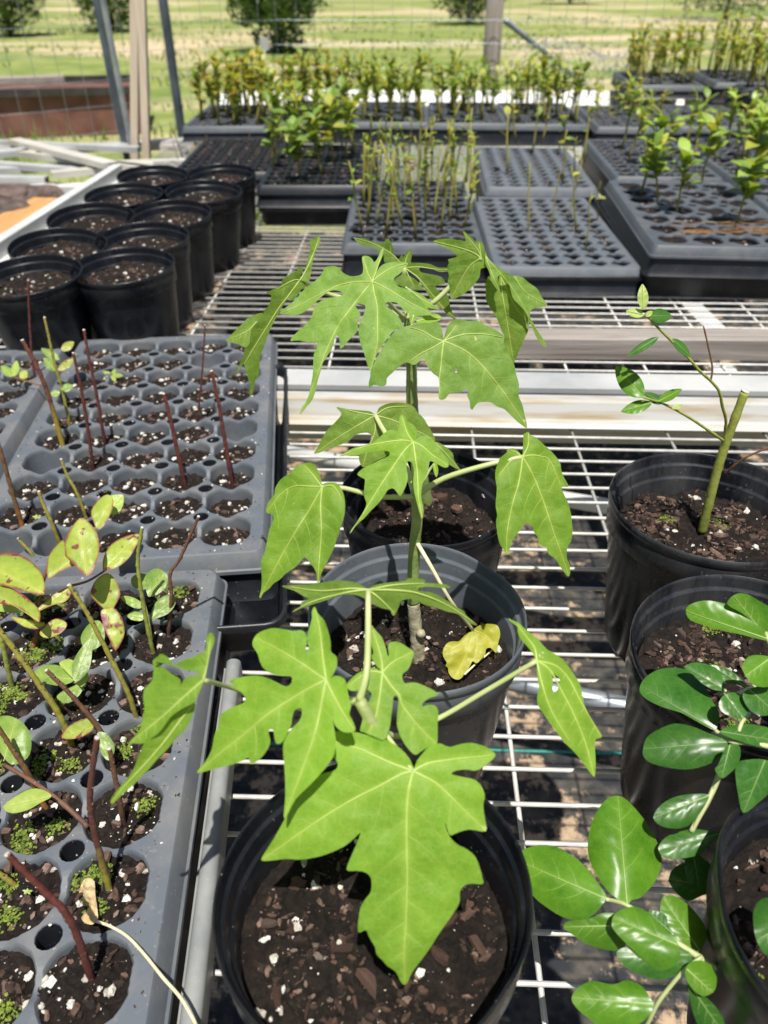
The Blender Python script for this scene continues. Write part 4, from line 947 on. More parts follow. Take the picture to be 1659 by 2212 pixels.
# ------------------------------------------------------------------ papaya nearest the camera
pn = empty('papaya_seedling', at(905, 1850, 0.118), 0, 'papaya seedling nearest the camera with big bright lobed leaves', 'plant', 'potted papaya seedlings')
apex = atY(776, 1512, 0.262)
nb = at(905, 1850, 0.112)
stalk(pn, [nb, atY(885, 1740, nb.y+0.004), atY(830, 1610, 0.254), apex], 0.0058, 0.0032, PSTEM, 'stem')
N1 = Leaf(NC, [(1008,275),(985,225),(940,170),(870,120),(780,85),(680,65),(590,55),(500,60),(430,72),(403,86),(450,135),(500,185),(545,235),(552,262),(532,290),(460,311),(400,345),(330,430),(270,520),(230,590),(180,680),(130,760),(92,828),(150,832),(240,822),(330,826),(430,810),(520,780),(600,740),(660,690),(688,666),(670,720),(640,790),(605,885),(660,893),(710,900),(745,925),(755,960),(750,1020),(720,1060),(690,1110),(680,1160),(672,1230),(680,1265),(720,1250),(745,1300),(775,1350),(785,1395),(820,1430),(850,1465),(900,1500),(930,1560),(955,1577),(975,1555),(1000,1500),(1060,1420),(1110,1350),(1160,1270),(1230,1170),(1280,1090),(1285,1020),(1310,985),(1350,970),(1422,972),(1418,930),(1400,860),(1370,800),(1320,760),(1270,735),(1225,690),(1203,640),(1196,600),(1206,632),(1228,680),(1260,668),(1340,645),(1440,656),(1435,580),(1425,500),(1435,440),(1410,380),(1370,345),(1300,330),(1235,312),(1265,291),(1330,286),(1380,292),(1440,260),(1497,205),(1480,175),(1430,145),(1350,125),(1280,135),(1220,150),(1160,128),(1100,150),(1060,190),(1030,230),(1016,262)],
          (1003,295), 0.238, (0.02,-0.66,0.75), 2.0, 0.002, 0.12, [[(975,420),(965,560),(965,740),(968,940),(960,1200),(950,1380),(955,1560)],[(930,315),(800,385),(660,455),(500,550),(350,650),(180,770),(105,822)],[(880,250),(780,205),(680,160),(570,130),(425,88)],[(1130,360),(1200,420),(1290,510),(1425,640)],[(1090,250),(1200,230),(1330,215),(1475,200)]], 3, dens=30)
N2 = Leaf(NB, [(885,464),(905,430),(917,390),(912,345),(880,315),(878,260),(865,200),(840,130),(800,85),(782,45),(765,75),(765,120),(745,190),(738,240),(745,280),(740,312),(730,300),(735,250),(733,215),(705,188),(650,190),(590,180),(525,175),(450,200),(415,240),(410,280),(440,330),(455,380),(480,420),(530,450),(590,462),(640,465),(643,500),(620,522),(590,518),(555,500),(500,475),(440,460),(360,465),(270,490),(300,520),(330,550),(350,570),(368,600),(350,625),(300,645),(250,670),(215,700),(205,760),(180,820),(165,900),(130,970),(75,1042),(160,1025),(260,1000),(310,985),(360,965),(385,952),(400,990),(440,970),(480,930),(510,880),(515,840),(505,800),(515,782),(535,790),(540,830),(555,870),(590,855),(620,800),(640,760),(650,700),(665,665),(700,655),(705,690),(690,730),(650,770),(620,810),(600,850),(592,900),(600,1000),(605,1100),(605,1200),(600,1320),(670,1200),(760,1110),(850,1010),(900,930),(908,850),(900,780),(884,705),(905,760),(960,800),(1025,790),(1010,730),(990,690),(1000,640),(985,580),(975,520),(960,480),(920,460),(880,472),(868,480)],
          (850,487), 0.262, (-0.28,-0.52,0.80), 1.6, 0.002, 0.12, [[(830,340),(815,200),(787,65)],[(780,440),(700,385),(560,300),(440,240)],[(760,530),(610,620),(490,700),(350,820),(220,920),(90,1032)],[(835,560),(800,740),(770,850),(720,990),(660,1150),(606,1300)],[(890,570),(950,680),(1012,775)]], 3, dens=30)
N3 = Leaf(NB, [(1178,425),(1160,410),(1135,375),(1122,345),(1135,320),(1120,270),(1115,200),(1120,155),(1150,190),(1185,230),(1205,280),(1220,340),(1228,330),(1222,280),(1240,258),(1290,260),(1340,290),(1378,320),(1365,370),(1345,420),(1310,450),(1310,480),(1325,505),(1380,500),(1440,520),(1500,550),(1522,575),(1470,595),(1430,625),(1430,645),(1460,635),(1505,640),(1525,680),(1520,740),(1520,800),(1515,870),(1480,880),(1420,915),(1385,935),(1345,900),(1310,850),(1285,790),(1275,740),(1280,660),(1285,610),(1275,580),(1255,590),(1250,640),(1240,720),(1230,780),(1200,845),(1150,830),(1080,800),(1055,790),(1065,740),(1080,680),(1100,630),(1120,585),(1120,560),(1095,545),(1050,550),(1000,550),(972,520),(1000,480),(1050,440),(1100,418),(1140,412),(1165,425)],
          (1188,442), 0.276, (0.12,-0.5,0.85), 1.6, 0.0018, 0.14, [[(1180,350),(1130,185)],[(1250,380),(1365,322)],[(1240,520),(1290,580),(1310,640),(1400,760),(1505,865)],[(1175,560),(1150,700),(1110,795)],[(1100,440),(990,520)]], 3, dens=26)
leaf_obj(pn, [N1], PAP, vm=VEIN, vm2=VEIN2); leaf_obj(pn, [N2], PAP, vm=VEIN, vm2=VEIN2); leaf_obj(pn, [N3], PAP, vm=VEIN, vm2=VEIN2)
A4 = 0.258
N4a = Leaf(NA, [(648,338),(600,306),(540,320),(510,345),(497,375),(490,335),(440,300),(380,260),(345,232),(305,216),(310,260),(300,340),(250,400),(240,460),(250,530),(235,600),(215,680),(153,752),(170,766),(240,766),(300,730),(350,690),(400,625),(430,585),(500,535),(585,490),(610,440),(638,380)], (648,338), A4, (-0.25,-0.55,0.8), 1.5, 0.002, 0.1, [[(520,450),(400,560),(280,660),(165,755)]], 3, dens=18)
N4b = Leaf(NA, [(648,335),(600,288),(530,272),(460,250),(420,238),(345,219),(303,212),(340,180),(360,163),(400,180),(430,213),(452,236),(500,210),(570,185),(640,155),(670,120),(665,60),(690,20),(715,35),(722,80),(700,140),(690,180),(675,250),(660,310)], (648,335), A4, (-0.1,-0.75,0.65), 1.0, 0.002, 0.1, [[(675,220),(695,60)]], 3, dens=16)
N4c = Leaf(NA, [(588,490),(500,533),(430,583),(400,623),(350,688),(270,730),(240,780),(210,850),(170,950),(110,1030),(60,1090),(20,1152),(36,1174),(80,1130),(150,1070),(220,1000),(280,940),(330,880),(400,810),(450,750),(490,710),(530,670),(560,610),(585,550)], (590,490), A4-0.003, (0.35,-0.75,0.45), 0.8, 0.0016, 0.1, [[(500,600),(380,760),(250,910),(120,1050),(32,1160)]], 3, dens=16)
leaf_obj(pn, [N4a, N4b, N4c], PAP, vm=VEIN, vm2=VEIN2, w0=0.0012)
N5 = Leaf(ND, [(708,172),(740,190),(800,215),(850,265),(920,320),(980,370),(1050,450),(1120,490),(1200,550),(1250,610),(1310,700),(1350,770),(1370,850),(1390,950),(1430,1040),(1480,1120),(1548,1236),(1490,1265),(1485,1350),(1490,1450),(1488,1560),(1476,1602),(1430,1550),(1380,1480),(1300,1380),(1200,1280),(1120,1170),(1060,1090),(1010,1020),(970,950),(965,880),(980,800),(965,700),(960,600),(958,560),(930,500),(870,420),(820,370),(790,300),(785,250),(740,215),(710,192)], (960,556), 0.305, (0.42,-0.5,0.75), 1.5, 0.0018, 0.1, [[(1080,640),(1180,820),(1290,1030),(1400,1300),(1475,1590)],[(1010,770),(1090,1000),(1250,1270)],[(940,440),(860,330),(780,225)],[(1130,600),(1250,720),(1360,930),(1530,1225)]], 3, hole=[(1090,650),(1130,685),(1168,720),(1155,790),(1115,855),(1104,800),(1106,720)], dens=24)
leaf_obj(pn, [N5], PAP, vm=VEIN, vm2=VEIN2, w0=0.0011)
N6 = Leaf(NE, [(35,225),(100,218),(200,215),(300,200),(380,187),(450,187),(520,195),(570,215),(620,243),(650,220),(720,205),(800,195),(870,188),(890,172),(960,172),(1005,185),(1000,200),(1060,205),(1130,210),(1172,225),(1160,238),(1080,232),(1000,228),(955,240),(960,255),(1040,265),(1100,290),(1150,320),(1210,360),(1260,390),(1290,430),(1357,488),(1300,470),(1230,415),(1150,395),(1080,370),(1000,350),(950,320),(900,310),(845,325),(825,365),(797,419),(780,415),(765,385),(720,375),(660,350),(620,320),(590,305),(540,285),(470,280),(400,295),(330,320),(250,345),(190,365),(130,390),(103,402),(130,380),(160,365),(170,330),(220,310),(180,290),(120,255)], (620,248), 0.315, (0.0,-0.86,0.5), 0.9, 0.002, 0.1, [[(500,240),(300,255),(100,230)],[(480,265),(250,325),(120,392)],[(780,250),(950,270),(1150,350),(1340,475)],[(700,310),(795,405)],[(800,215),(1000,205)]], 3, dens=34)
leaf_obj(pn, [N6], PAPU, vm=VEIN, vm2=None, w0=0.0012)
pn_ap = apex
for J, mids, r0 in ((N1.J, [atY(838, 1592, 0.252)], 0.0014), (N2.J+Vector((0, 0.001, -0.001)), [atY(745, 1505, 0.280)], 0.0015), (N3.J+Vector((0, 0.001, -0.001)), [atY(800, 1490, 0.284)], 0.0012), (N4a.J, [atY(690, 1540, 0.292), atY(600, 1515, 0.296), atY(505, 1487, 0.286)], 0.0016), (N5.J, [atY(850, 1590, 0.285), atY(945, 1553, 0.298), atY(1050, 1492, 0.303)], 0.0019), (N6.J+Vector((0, -0.001, 0)), [atY(793, 1440, 0.272)], 0.0021)):
    stalk(pn, [pn_ap]+mids+[J], r0*0.95, r0*0.72, PETI, 'petiole')

# ------------------------------------------------------------------ papaya in the grey pot
pc = empty('papaya_seedling', at(905, 1432, 0.114), 0, 'papaya seedling in the grey pot, with pale knobbly stem and lobed leaves', 'plant', 'potted papaya seedlings')
b0 = at(905, 1432, 0.112); Yc = b0.y
ctop = atY(897, 1062, Yc+0.012)
stalk(pc, [b0, atY(899, 1370, Yc+0.002), atY(893, 1300, Yc+0.004)], 0.0054, 0.0046, PSTEMB, 'stem_base', 14, 8, 0.25)
stalk(pc, [atY(893, 1302, Yc+0.004), atY(893, 1230, Yc+0.006), atY(897, 1165, Yc+0.008), atY(901, 1120, Yc+0.01), ctop], 0.0046, 0.0034, PSTEM, 'stem', 14, 8, 0.12)
m = MB(); kn = atY(909, 1369, Yc-0.003)-Vector(pc.location); m.lathe([(0.0002, -0.0036), (0.0025, -0.0026), (0.0037, 0), (0.0026, 0.0027), (0.0002, 0.0036)], 12, kn); m.build('knob', PSTEMB, pc)
C1 = Leaf(CA, [(1050,205),(1085,225),(1090,250),(1130,275),(1155,310),(1155,350),(1142,378),(1165,360),(1200,350),(1240,360),(1280,395),(1310,440),(1350,495),(1370,550),(1345,565),(1300,545),(1250,520),(1238,540),(1230,590),(1210,640),(1190,690),(1185,760),(1200,850),(1190,916),(1180,890),(1160,820),(1140,740),(1130,660),(1135,590),(1120,530),(1090,525),(1085,570),(1095,630),(1080,690),(1045,755),(1020,730),(995,705),(960,715),(940,745),(900,800),(850,850),(800,905),(750,950),(703,1010),(715,980),(760,920),(790,870),(815,810),(800,760),(800,700),(805,650),(790,635),(753,610),(790,570),(850,540),(920,505),(965,485),(970,460),(940,452),(870,455),(800,465),(740,485),(680,480),(630,490),(660,470),(720,435),(790,415),(850,400),(900,360),(950,320),(985,308),(1020,320),(1035,290),(1035,240)], (1130,392), 0.425, (0.0,-0.6,0.8), 1.3, 0.002, 0.14, [[(1090,330),(1055,220)],[(1050,380),(900,400),(780,430),(640,485)],[(1070,450),(980,580),(900,700),(820,830),(710,1000)],[(1145,500),(1160,620),(1165,760),(1190,905)],[(1190,420),(1260,480),(1360,550)]], 3, dens=30)
C2 = Leaf(CA, [(380,540),(435,530),(470,555),(495,600),(510,650),(515,688),(530,670),(590,662),(630,685),(660,740),(670,810),(665,890),(640,970),(610,1060),(590,1120),(550,1200),(510,1280),(500,1320),(485,1352),(480,1300),(465,1250),(435,1210),(400,1170),(370,1200),(330,1240),(270,1280),(230,1320),(190,1345),(160,1380),(120,1410),(100,1445),(92,1432),(105,1380),(108,1300),(103,1200),(130,1130),(145,1050),(160,980),(185,920),(180,880),(138,866),(150,800),(190,750),(200,700),(240,640),(300,600),(340,555)], (515,695), 0.402, (-0.25,-0.66,0.7), 1.3, 0.0018, 0.14, [[(440,830),(340,990),(220,1200),(100,1430)],[(505,820),(510,1000),(495,1200),(487,1340)],[(430,690),(330,690),(240,740),(150,855)],[(450,610),(395,550)],[(590,690),(650,780)]], 3, dens=24)
C3 = Leaf(CB, [(685,225),(710,265),(770,290),(850,355),(900,405),(970,465),(1030,530),(1075,590),(1105,650),(1115,720),(1140,800),(1185,880),(1207,940),(1120,950),(1150,1040),(1190,1120),(1220,1210),(1245,1320),(1255,1420),(1262,1540),(1240,1660),(1200,1720),(1185,1830),(1195,1900),(1225,1970),(1230,2070),(1205,2120),(1150,2060),(1090,1970),(1040,1890),(970,1840),(930,1790),(920,1740),(870,1725),(820,1670),(805,1600),(760,1540),(740,1470),(690,1430),(660,1420),(620,1440),(580,1510),(520,1580),(460,1680),(440,1760),(400,1837),(360,1770),(310,1690),(285,1600),(270,1500),(260,1400),(275,1310),(255,1200),(262,1080),(270,950),(250,830),(255,720),(290,620),(320,560),(400,495),(400,465),(430,445),(480,442),(530,460),(570,500),(602,542),(612,450),(615,350),(620,260),(650,235)], (606,552), 0.438, (0.22,-0.72,0.66), 1.3, 0.002, 0.14, [[(590,700),(550,920),(480,1150),(430,1380),(400,1600),(400,1820)],[(680,670),(770,850),(850,1050),(930,1280),(1000,1500),(1100,1780),(1200,2080)],[(720,530),(850,545),(960,600),(1100,900)],[(680,400),(685,240)],[(500,580),(420,640),(300,800)],[(520,490),(430,455)]], 3, dens=26)
C4 = Leaf(CA, [(615,155),(700,170),(780,178),(840,185),(873,206),(885,195),(900,160),(950,135),(1010,125),(1080,130),(1130,150),(1160,190),(1200,230),(1230,280),(1260,330),(1277,388),(1200,420),(1100,400),(1020,430),(960,480),(880,520),(800,562),(770,530),(765,480),(790,440),(830,400),(862,362),(830,332),(790,330),(740,345),(700,380),(640,410),(560,440),(463,472),(490,420),(530,340),(560,300),(610,250),(645,205),(630,180)], (875,212), 0.485, (0.0,-0.88,0.48), 1.0, 0.002, 0.14, [[(790,260),(690,320),(580,390),(475,465)],[(750,190),(630,160)],[(960,160),(1100,150)],[(980,240),(1100,290),(1260,370)],[(870,330),(820,450),(795,545)]], 3, dens=26)
C5 = Leaf(CA, [(1275,392),(1330,410),(1395,465),(1405,510),(1425,545),(1450,583),(1400,560),(1340,520),(1310,470)], (1280,400), 0.462, (0.3,-0.8,0.5), 1.0, 0.0015, 0.1, [[(1350,470),(1440,575)]], 3, dens=10)
C6 = Leaf(CA, [(1262,535),(1290,540),(1300,585),(1287,630),(1268,590)], (1272,540), 0.445, (0.1,-0.8,0.6), 0.8, 0.001, 0.1, [[(1285,620)]], 3, dens=8)
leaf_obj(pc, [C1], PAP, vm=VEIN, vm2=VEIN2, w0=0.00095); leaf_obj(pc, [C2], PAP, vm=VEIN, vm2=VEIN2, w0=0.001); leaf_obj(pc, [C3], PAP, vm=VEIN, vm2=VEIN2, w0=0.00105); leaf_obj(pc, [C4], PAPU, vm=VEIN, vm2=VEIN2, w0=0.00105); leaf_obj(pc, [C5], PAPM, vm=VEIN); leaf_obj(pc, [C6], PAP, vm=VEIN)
for J, mids, r0 in ((C1.J, [atY(893, 1010, Yc+0.0)], 0.0018), (C2.J, [atY(820, 1073, Yc-0.008), atY(745, 1055, Yc-0.016)], 0.0019), (C3.J, [atY(960, 1033, Yc+0.008), atY(1060, 1002, Yc+0.01)], 0.0021), (C4.J, [atY(870, 990, Yc+0.03), atY(832, 935, Yc+0.045)], 0.0022), (C5.J, [atY(920, 990, Yc+0.03)], 0.0015), (C6.J, [atY(925, 1020, Yc+0.02)], 0.0011)):
    stalk(pc, [ctop - Vector((0, 0, 0.004))]+mids+[J], r0*0.98, r0*0.72, PETI, 'petiole')
YLf = Leaf(ND, [(385,275),(450,235),(510,223),(580,228),(615,250),(632,320),(612,400),(607,460),(590,482),(545,440),(505,450),(495,500),(460,540),(420,577),(385,560),(370,580),(350,620),(310,680),(265,723),(210,715),(170,670),(160,620),(140,600),(150,570),(120,520),(117,460),(150,400),(200,380),(260,380),(310,330)], (388,280), at(929+388*.24, 1294+280*.24, 0.140), (0.15,-0.62,0.77), 1.5, 0.0022, 0.12, [[(350,420),(300,560),(230,690)],[(420,400),(410,540)],[(500,330),(590,440)],[(280,400),(160,480)]], 3, dens=18)
fy = leaf_obj(pc, [YLf], PAPY, vm=VEIN, w0=0.0008, sec=False, label='withered yellow leaf drooping onto the soil')
stalk(pc, [atY(900, 1171, Yc+0.006), atY(930, 1222, Yc-0.006), atY(975, 1300, Yc-0.012), YLf.J], 0.0016, 0.0011, STRAW, 'petiole', label='limp pale petiole of the yellow leaf')
o = MB(); o.tube([at(1063, 1405, 0.123), at(1030, 1432, 0.121), at(1003, 1457, 0.122)], 0.0008, 6); tag(o.build('straw', STRAW), 'thin dry straw on the soil under the yellow leaf', 'straw')

# ------------------------------------------------------------------ rearmost papaya
b1 = at(925, 1100, 0.116); Ym = b1.y
pm_ = empty('papaya_seedling', b1, 0, 'tallest papaya seedling, rearmost of the three, leaves fanned before the far bench', 'plant', 'potted papaya seedlings')
mtop = atY(882, 690, Ym+0.01)
stalk(pm_, [b1-Vector((0, 0, 0.004)), atY(915, 1050, Ym), atY(897, 950, Ym+0.002), atY(890, 860, Ym+0.004), atY(889, 790, Ym+0.006), atY(884, 730, Ym+0.008), mtop], 0.0068, 0.0038, PSTEM, 'stem', 14, 8, 0.12)
M1 = Leaf(MBc, [(965,148),(960,210),(935,280),(900,350),(868,432),(885,430),(900,380),(940,320),(1000,290),(1080,280),(1150,285),(1187,300),(1150,340),(1110,390),(1060,430),(1070,470),(1100,505),(1160,525),(1230,560),(1300,630),(1350,690),(1402,757),(1340,765),(1270,768),(1200,750),(1150,720),(1110,680),(1080,650),(1020,645),(980,655),(1000,690),(1050,730),(1100,780),(1130,830),(1142,872),(1090,880),(1030,930),(980,1000),(920,1080),(880,1170),(850,1262),(815,1200),(790,1110),(760,1030),(745,950),(740,900),(755,830),(790,740),(800,690),(780,660),(730,658),(708,680),(740,720),(755,760),(730,810),(735,880),(710,930),(670,970),(630,1010),(600,1050),(573,1062),(570,1000),(555,950),(530,955),(515,1020),(490,1080),(450,1140),(415,1200),(400,1260),(370,1360),(350,1450),(320,1530),(270,1590),(213,1660),(225,1600),(260,1550),(290,1480),(310,1390),(325,1310),(330,1240),(335,1120),(360,1060),(365,1010),(290,1005),(200,990),(123,992),(180,920),(250,860),(310,790),(335,710),(370,660),(430,620),(510,600),(580,590),(600,565),(560,545),(500,540),(440,570),(380,620),(320,680),(240,740),(160,765),(90,755),(22,747),(90,690),(180,610),(260,520),(340,460),(410,390),(430,340),(490,320),(550,330),(600,380),(660,410),(720,410),(770,390),(780,330),(770,240),(820,230),(860,255),(880,285),(910,250),(935,190)], (862,460), 0.565, (-0.08,-0.66,0.75), 1.2, 0.0022, 0.14, [[(820,380),(780,250)],[(905,345),(957,165)],[(950,390),(1060,330),(1175,300)],[(700,465),(550,500),(350,600),(180,690),(35,745)],[(780,560),(640,740),(560,850),(510,950),(440,1100),(350,1350),(220,1645)],[(880,570),(905,680),(910,850),(905,1030),(850,1250)],[(960,505),(1100,590),(1250,680),(1390,752)]], 3, dens=34)
M2 = Leaf(MD, [(660,130),(700,160),(718,210),(727,285),(735,285),(745,230),(775,160),(830,115),(900,112),(970,125),(1040,122),(1110,160),(1190,200),(1250,240),(1277,270),(1270,320),(1310,400),(1360,500),(1380,590),(1410,700),(1405,790),(1440,880),(1460,970),(1483,1085),(1430,1060),(1350,990),(1280,920),(1210,895),(1150,855),(1050,858),(1010,890),(990,923),(970,905),(965,850),(940,790),(967,753),(920,742),(880,765),(830,768),(780,780),(745,825),(700,832),(685,800),(690,700),(685,635),(640,600),(590,540),(550,460),(510,490),(465,520),(430,505),(380,500),(320,545),(270,590),(220,640),(215,690),(180,715),(100,700),(65,730),(55,690),(70,620),(75,570),(110,490),(160,400),(210,320),(270,240),(330,190),(420,165),(480,150),(560,140),(620,145)], (731,305), 0.512, (0.05,-0.8,0.6), 1.2, 0.0018, 0.14, [[(640,360),(520,420),(425,490)],[(715,420),(705,540),(693,640),(697,820)],[(830,345),(950,410),(1080,530),(1220,700),(1340,870),(1475,1075)],[(850,260),(960,240),(1120,245),(1265,272)],[(790,240),(840,170)],[(650,280),(540,215),(420,180)]], 3, hole=[(830,565),(843,556),(856,568),(850,585),(838,588)], dens=30)
Y3 = 0.575
M3a = Leaf(MA, [(885,590),(905,520),(920,460),(880,440),(850,490),(790,520),(700,575),(670,650),(600,690),(508,740),(560,765),(555,830),(520,900),(480,940),(470,1000),(440,1020),(400,1080),(360,1120),(330,1180),(320,1300),(275,1360),(250,1440),(210,1530),(168,1662),(200,1610),(250,1540),(270,1590),(300,1690),(325,1770),(320,1850),(330,1907),(370,1800),(380,1730),(420,1670),(430,1560),(440,1450),(480,1350),(520,1230),(560,1130),(600,1050),(650,960),(700,870),(760,790),(772,830),(850,780),(900,700),(950,670),(945,620)], (885,592), Y3, (0.45,-0.85,0.25), 0.6, 0.0018, 0.14, [[(770,750),(640,920),(470,1190),(340,1400),(260,1540)],[(800,600),(620,700)]], 3, dens=26)
M3b = Leaf(MA, [(887,586),(920,540),(950,450),(975,350),(1000,230),(990,160),(1050,125),(1107,88),(1112,180),(1060,270),(1030,380),(1020,460),(1000,560),(985,620),(945,612)], (890,590), Y3, (0.3,-0.8,0.5), 0.6, 0.0018, 0.1, [[(980,430),(1050,260),(1100,120)]], 3, dens=16)
M3c = Leaf(MA, [(58,1272),(140,1180),(230,1090),(300,1020),(400,975),(458,963),(474,1000),(430,1040),(370,1110),(340,1180),(325,1290),(275,1352),(210,1320),(130,1300)], (400,1060), Y3-0.012, (-0.2,-0.7,0.7), 0.6, 0.0018, 0.1, [[(300,1160),(180,1220),(70,1268)]], 3, dens=14)
Y4 = 0.60
M4a = Leaf(MC, [(1066,246),(1030,160),(1000,100),(960,65),(909,27),(935,110),(880,105),(800,95),(740,95),(660,115),(720,150),(800,185),(865,240),(790,265),(795,290),(780,340),(795,400),(785,450),(800,500),(810,592),(870,580),(930,545),(1000,480),(1050,410),(1060,345),(1107,330),(1100,255),(1080,140),(1045,113),(1015,130),(1040,190)], (1065,255), Y4, (-0.2,-0.93,0.3), 0.7, 0.0018, 0.14, [[(950,190),(680,118)],[(960,330),(830,560)],[(1030,180),(920,45)],[(1055,200),(1045,125)]], 3, dens=22)
M4c = Leaf(MC, [(1097,203),(1130,270),(1200,325),(1260,370),(1310,400),(1370,460),(1400,540),(1430,600),(1460,680),(1465,740),(1490,800),(1540,870),(1580,930),(1607,998),(1560,970),(1520,910),(1490,840),(1460,775),(1430,705),(1380,645),(1328,592),(1308,522),(1288,462),(1230,402),(1200,412),(1210,480),(1220,543),(1190,510),(1150,450),(1130,370),(1098,300)], (1098,240), Y4-0.002, (0.35,-0.75,0.55), 0.7, 0.0018, 0.1, [[(1200,360),(1330,520),(1460,740),(1590,970)],[(1150,380),(1212,530)]], 3, dens=24)
M4d = Leaf(MC, [(1210,398),(1240,403),(1292,460),(1312,520),(1332,590),(1384,642),(1434,702),(1458,762),(1456,850),(1420,930),(1380,1020),(1335,1122),(1310,1080),(1250,990),(1255,910),(1230,860),(1200,770),(1150,690),(1110,620),(1100,570),(1105,450),(1130,405),(1160,460),(1200,520)], (1225,410), Y4+0.002, (-0.1,-0.95,0.25), 0.6, 0.002, 0.14, [[(1240,560),(1280,800),(1330,1110)],[(1340,650),(1450,790)]], 3, dens=22)
M4e = Leaf(MC, [(1318,403),(1400,410),(1460,460),(1530,510),(1560,570),(1612,640),(1590,660),(1510,670),(1470,700),(1466,742),(1440,660),(1400,540),(1370,460)], (1340,410), Y4+0.004, (0.25,-0.8,0.55), 0.6, 0.0018, 0.1, [[(1430,540),(1600,640)]], 3, dens=16)
Y5 = 0.66
M5 = Leaf(MC, [(0,85),(50,90),(100,88),(160,120),(240,128),(290,96),(325,150),(340,220),(375,265),(400,228),(420,245),(440,210),(482,183),(485,250),(482,290),(560,295),(640,305),(700,330),(780,335),(870,346),(790,365),(720,370),(650,345),(600,338),(550,337),(560,370),(620,385),(700,400),(740,420),(764,467),(690,480),(690,510),(740,545),(790,570),(800,640),(830,720),(854,768),(800,740),(740,680),(690,640),(640,590),(600,520),(560,460),(520,400),(470,370),(440,395),(500,420),(570,490),(582,517),(500,515),(420,492),(360,472),(345,430),(390,400),(400,370),(330,290),(260,292),(250,230),(210,200),(150,165),(70,150)], (425,335), Y5, (0.0,-0.9,0.45), 0.7, 0.002, 0.14, [[(330,230),(180,140),(20,90)],[(560,330),(700,350),(850,347)],[(540,420),(640,540),(740,660),(845,755)],[(440,260),(470,200)],[(500,480)]], 3, dens=36)
y6 = Leaf(MC, [(430,492),(480,518),(560,553),(620,600),(660,640),(718,678),(640,672),(590,650),(540,580),(480,540)], (440,500), 0.60, (0.1,-0.7,0.7), 0.6, 0.0015, 0.1, [[(560,590),(700,672)]], 3, dens=12)
y7 = Leaf(MC, [(530,770),(600,730),(680,715),(737,752),(690,782),(600,797),(530,792)], (535,778), 0.592, (0.1,-0.6,0.8), 0.6, 0.0015, 0.1, [[(640,755),(730,752)]], 3, dens=10)
y8 = Leaf(MC, [(468,728),(535,735),(515,770),(478,806)], (500,735), 0.594, (0.0,-0.8,0.6), 0.6, 0.001, 0.1, [[(485,795)]], 3, dens=8)
leaf_obj(pm_, [M1], PAPM, vm=VEIN, vm2=VEIN2, w0=0.0011); leaf_obj(pm_, [M2], PAPM, vm=VEIN, vm2=VEIN2, w0=0.0011)
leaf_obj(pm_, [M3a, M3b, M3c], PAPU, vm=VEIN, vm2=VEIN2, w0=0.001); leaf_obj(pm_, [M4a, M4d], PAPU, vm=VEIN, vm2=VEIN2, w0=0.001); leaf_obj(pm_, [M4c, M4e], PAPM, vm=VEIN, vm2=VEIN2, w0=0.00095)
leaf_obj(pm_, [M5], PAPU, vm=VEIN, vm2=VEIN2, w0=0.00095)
for q in (y6, y7, y8): leaf_obj(pm_, [q], PAP, vm=VEIN, w0=0.001)
for J, mids, r0 in ((M1.J, [atY(850, 665, Ym-0.01)], 0.0019), (M2.J+Vector((0, 0.001, -0.001)), [atY(915, 752, Ym-0.03)], 0.0019), (M3a.J, [atY(800, 660, Ym-0.005), atY(700, 632, Ym-0.012)], 0.0022), (M4a.J, [atY(935, 655, Ym+0.005), atY(990, 602, Ym+0.006)], 0.0025), (M5.J, [atY(872, 640, Ym+0.03)], 0.0023), (y6.J, [atY(880, 650, Ym+0.008)], 0.0012), (y7.J, [], 0.0012), (y8.J, [], 0.0012)):
    stalk(pm_, [mtop]+mids+[J], r0*0.98, r0*0.72, PETI, 'petiole')

# ================================================================== blueberry plants on the right
r7 = (995.4, 1659.0, .4); r6 = (1061.8, 1194.5, .36); r5 = (1061.8, 564.0, .36); l1 = (0, 696.8, .4); l2 = (0, 1128.0, .4); l3 = (0, 1645.7, .4)
def ell(base, tip, hw, n=9, pk=0.45):
    bx_, by_ = base; tx, ty = tip; L = math.hypot(tx-bx_, ty-by_); ux, uy = (tx-bx_)/L, (ty-by_)/L; left = []; right = []
    for i in range(1, n):
        t = i/n; wv = hw*math.sin(math.pi*t**(0.9 if pk < 0.5 else 1.1))**0.75
        left.append((bx_+ux*L*t-uy*wv, by_+uy*L*t+ux*wv)); right.append((bx_+ux*L*t+uy*wv, by_+uy*L*t-ux*wv))
    return [base]+left+[tip]+right[::-1]
def bleaf(parent, crop, outline, base, tip, anchor, normal, mat, curl=3.0, w0=0.0011, dens=18, quilt=0.05, rip=0.0005, label=None, sec=True, vm=None):
    mid = ((base[0]+tip[0])/2, (base[1]+tip[1])/2); cx = ((base[0]*.55+tip[0]*.45)+mid[0])/2
    L = Leaf(crop, outline, base, anchor, normal, curl*1.3, rip, quilt, [[mid, tip]], 3, dens=dens); L.roll = 14.0
    vv = vm or (BVEIND if mat is BLUD else BVEIN)
    leaf_obj(parent, [L], mat, vm=vv, vm2=vv if sec else None, w0=w0*0.75, w1=0.00022, sec=sec, label=label, gap=0.22); return L
def X(crop, p): return crop[0]+p[0]*crop[2], crop[1]+p[1]*crop[2]
p3 = empty('blueberry_plant', (0.262, 0.215, 0.125), 0, 'glossy blueberry plant reaching left from the bottom right corner pot', 'plant', 'potted blueberry plants')
Lq = {}
Lq['1'] = bleaf(p3, r7, [(785,705),(740,770),(690,810),(620,823),(540,800),(460,750),(390,690),(330,590),(278,490),(340,440),(430,415),(520,430),(610,480),(680,540),(740,620),(775,670)], (782,705), (283,490), 0.232, (-0.15,-0.4,0.9), BLU, 2.5)
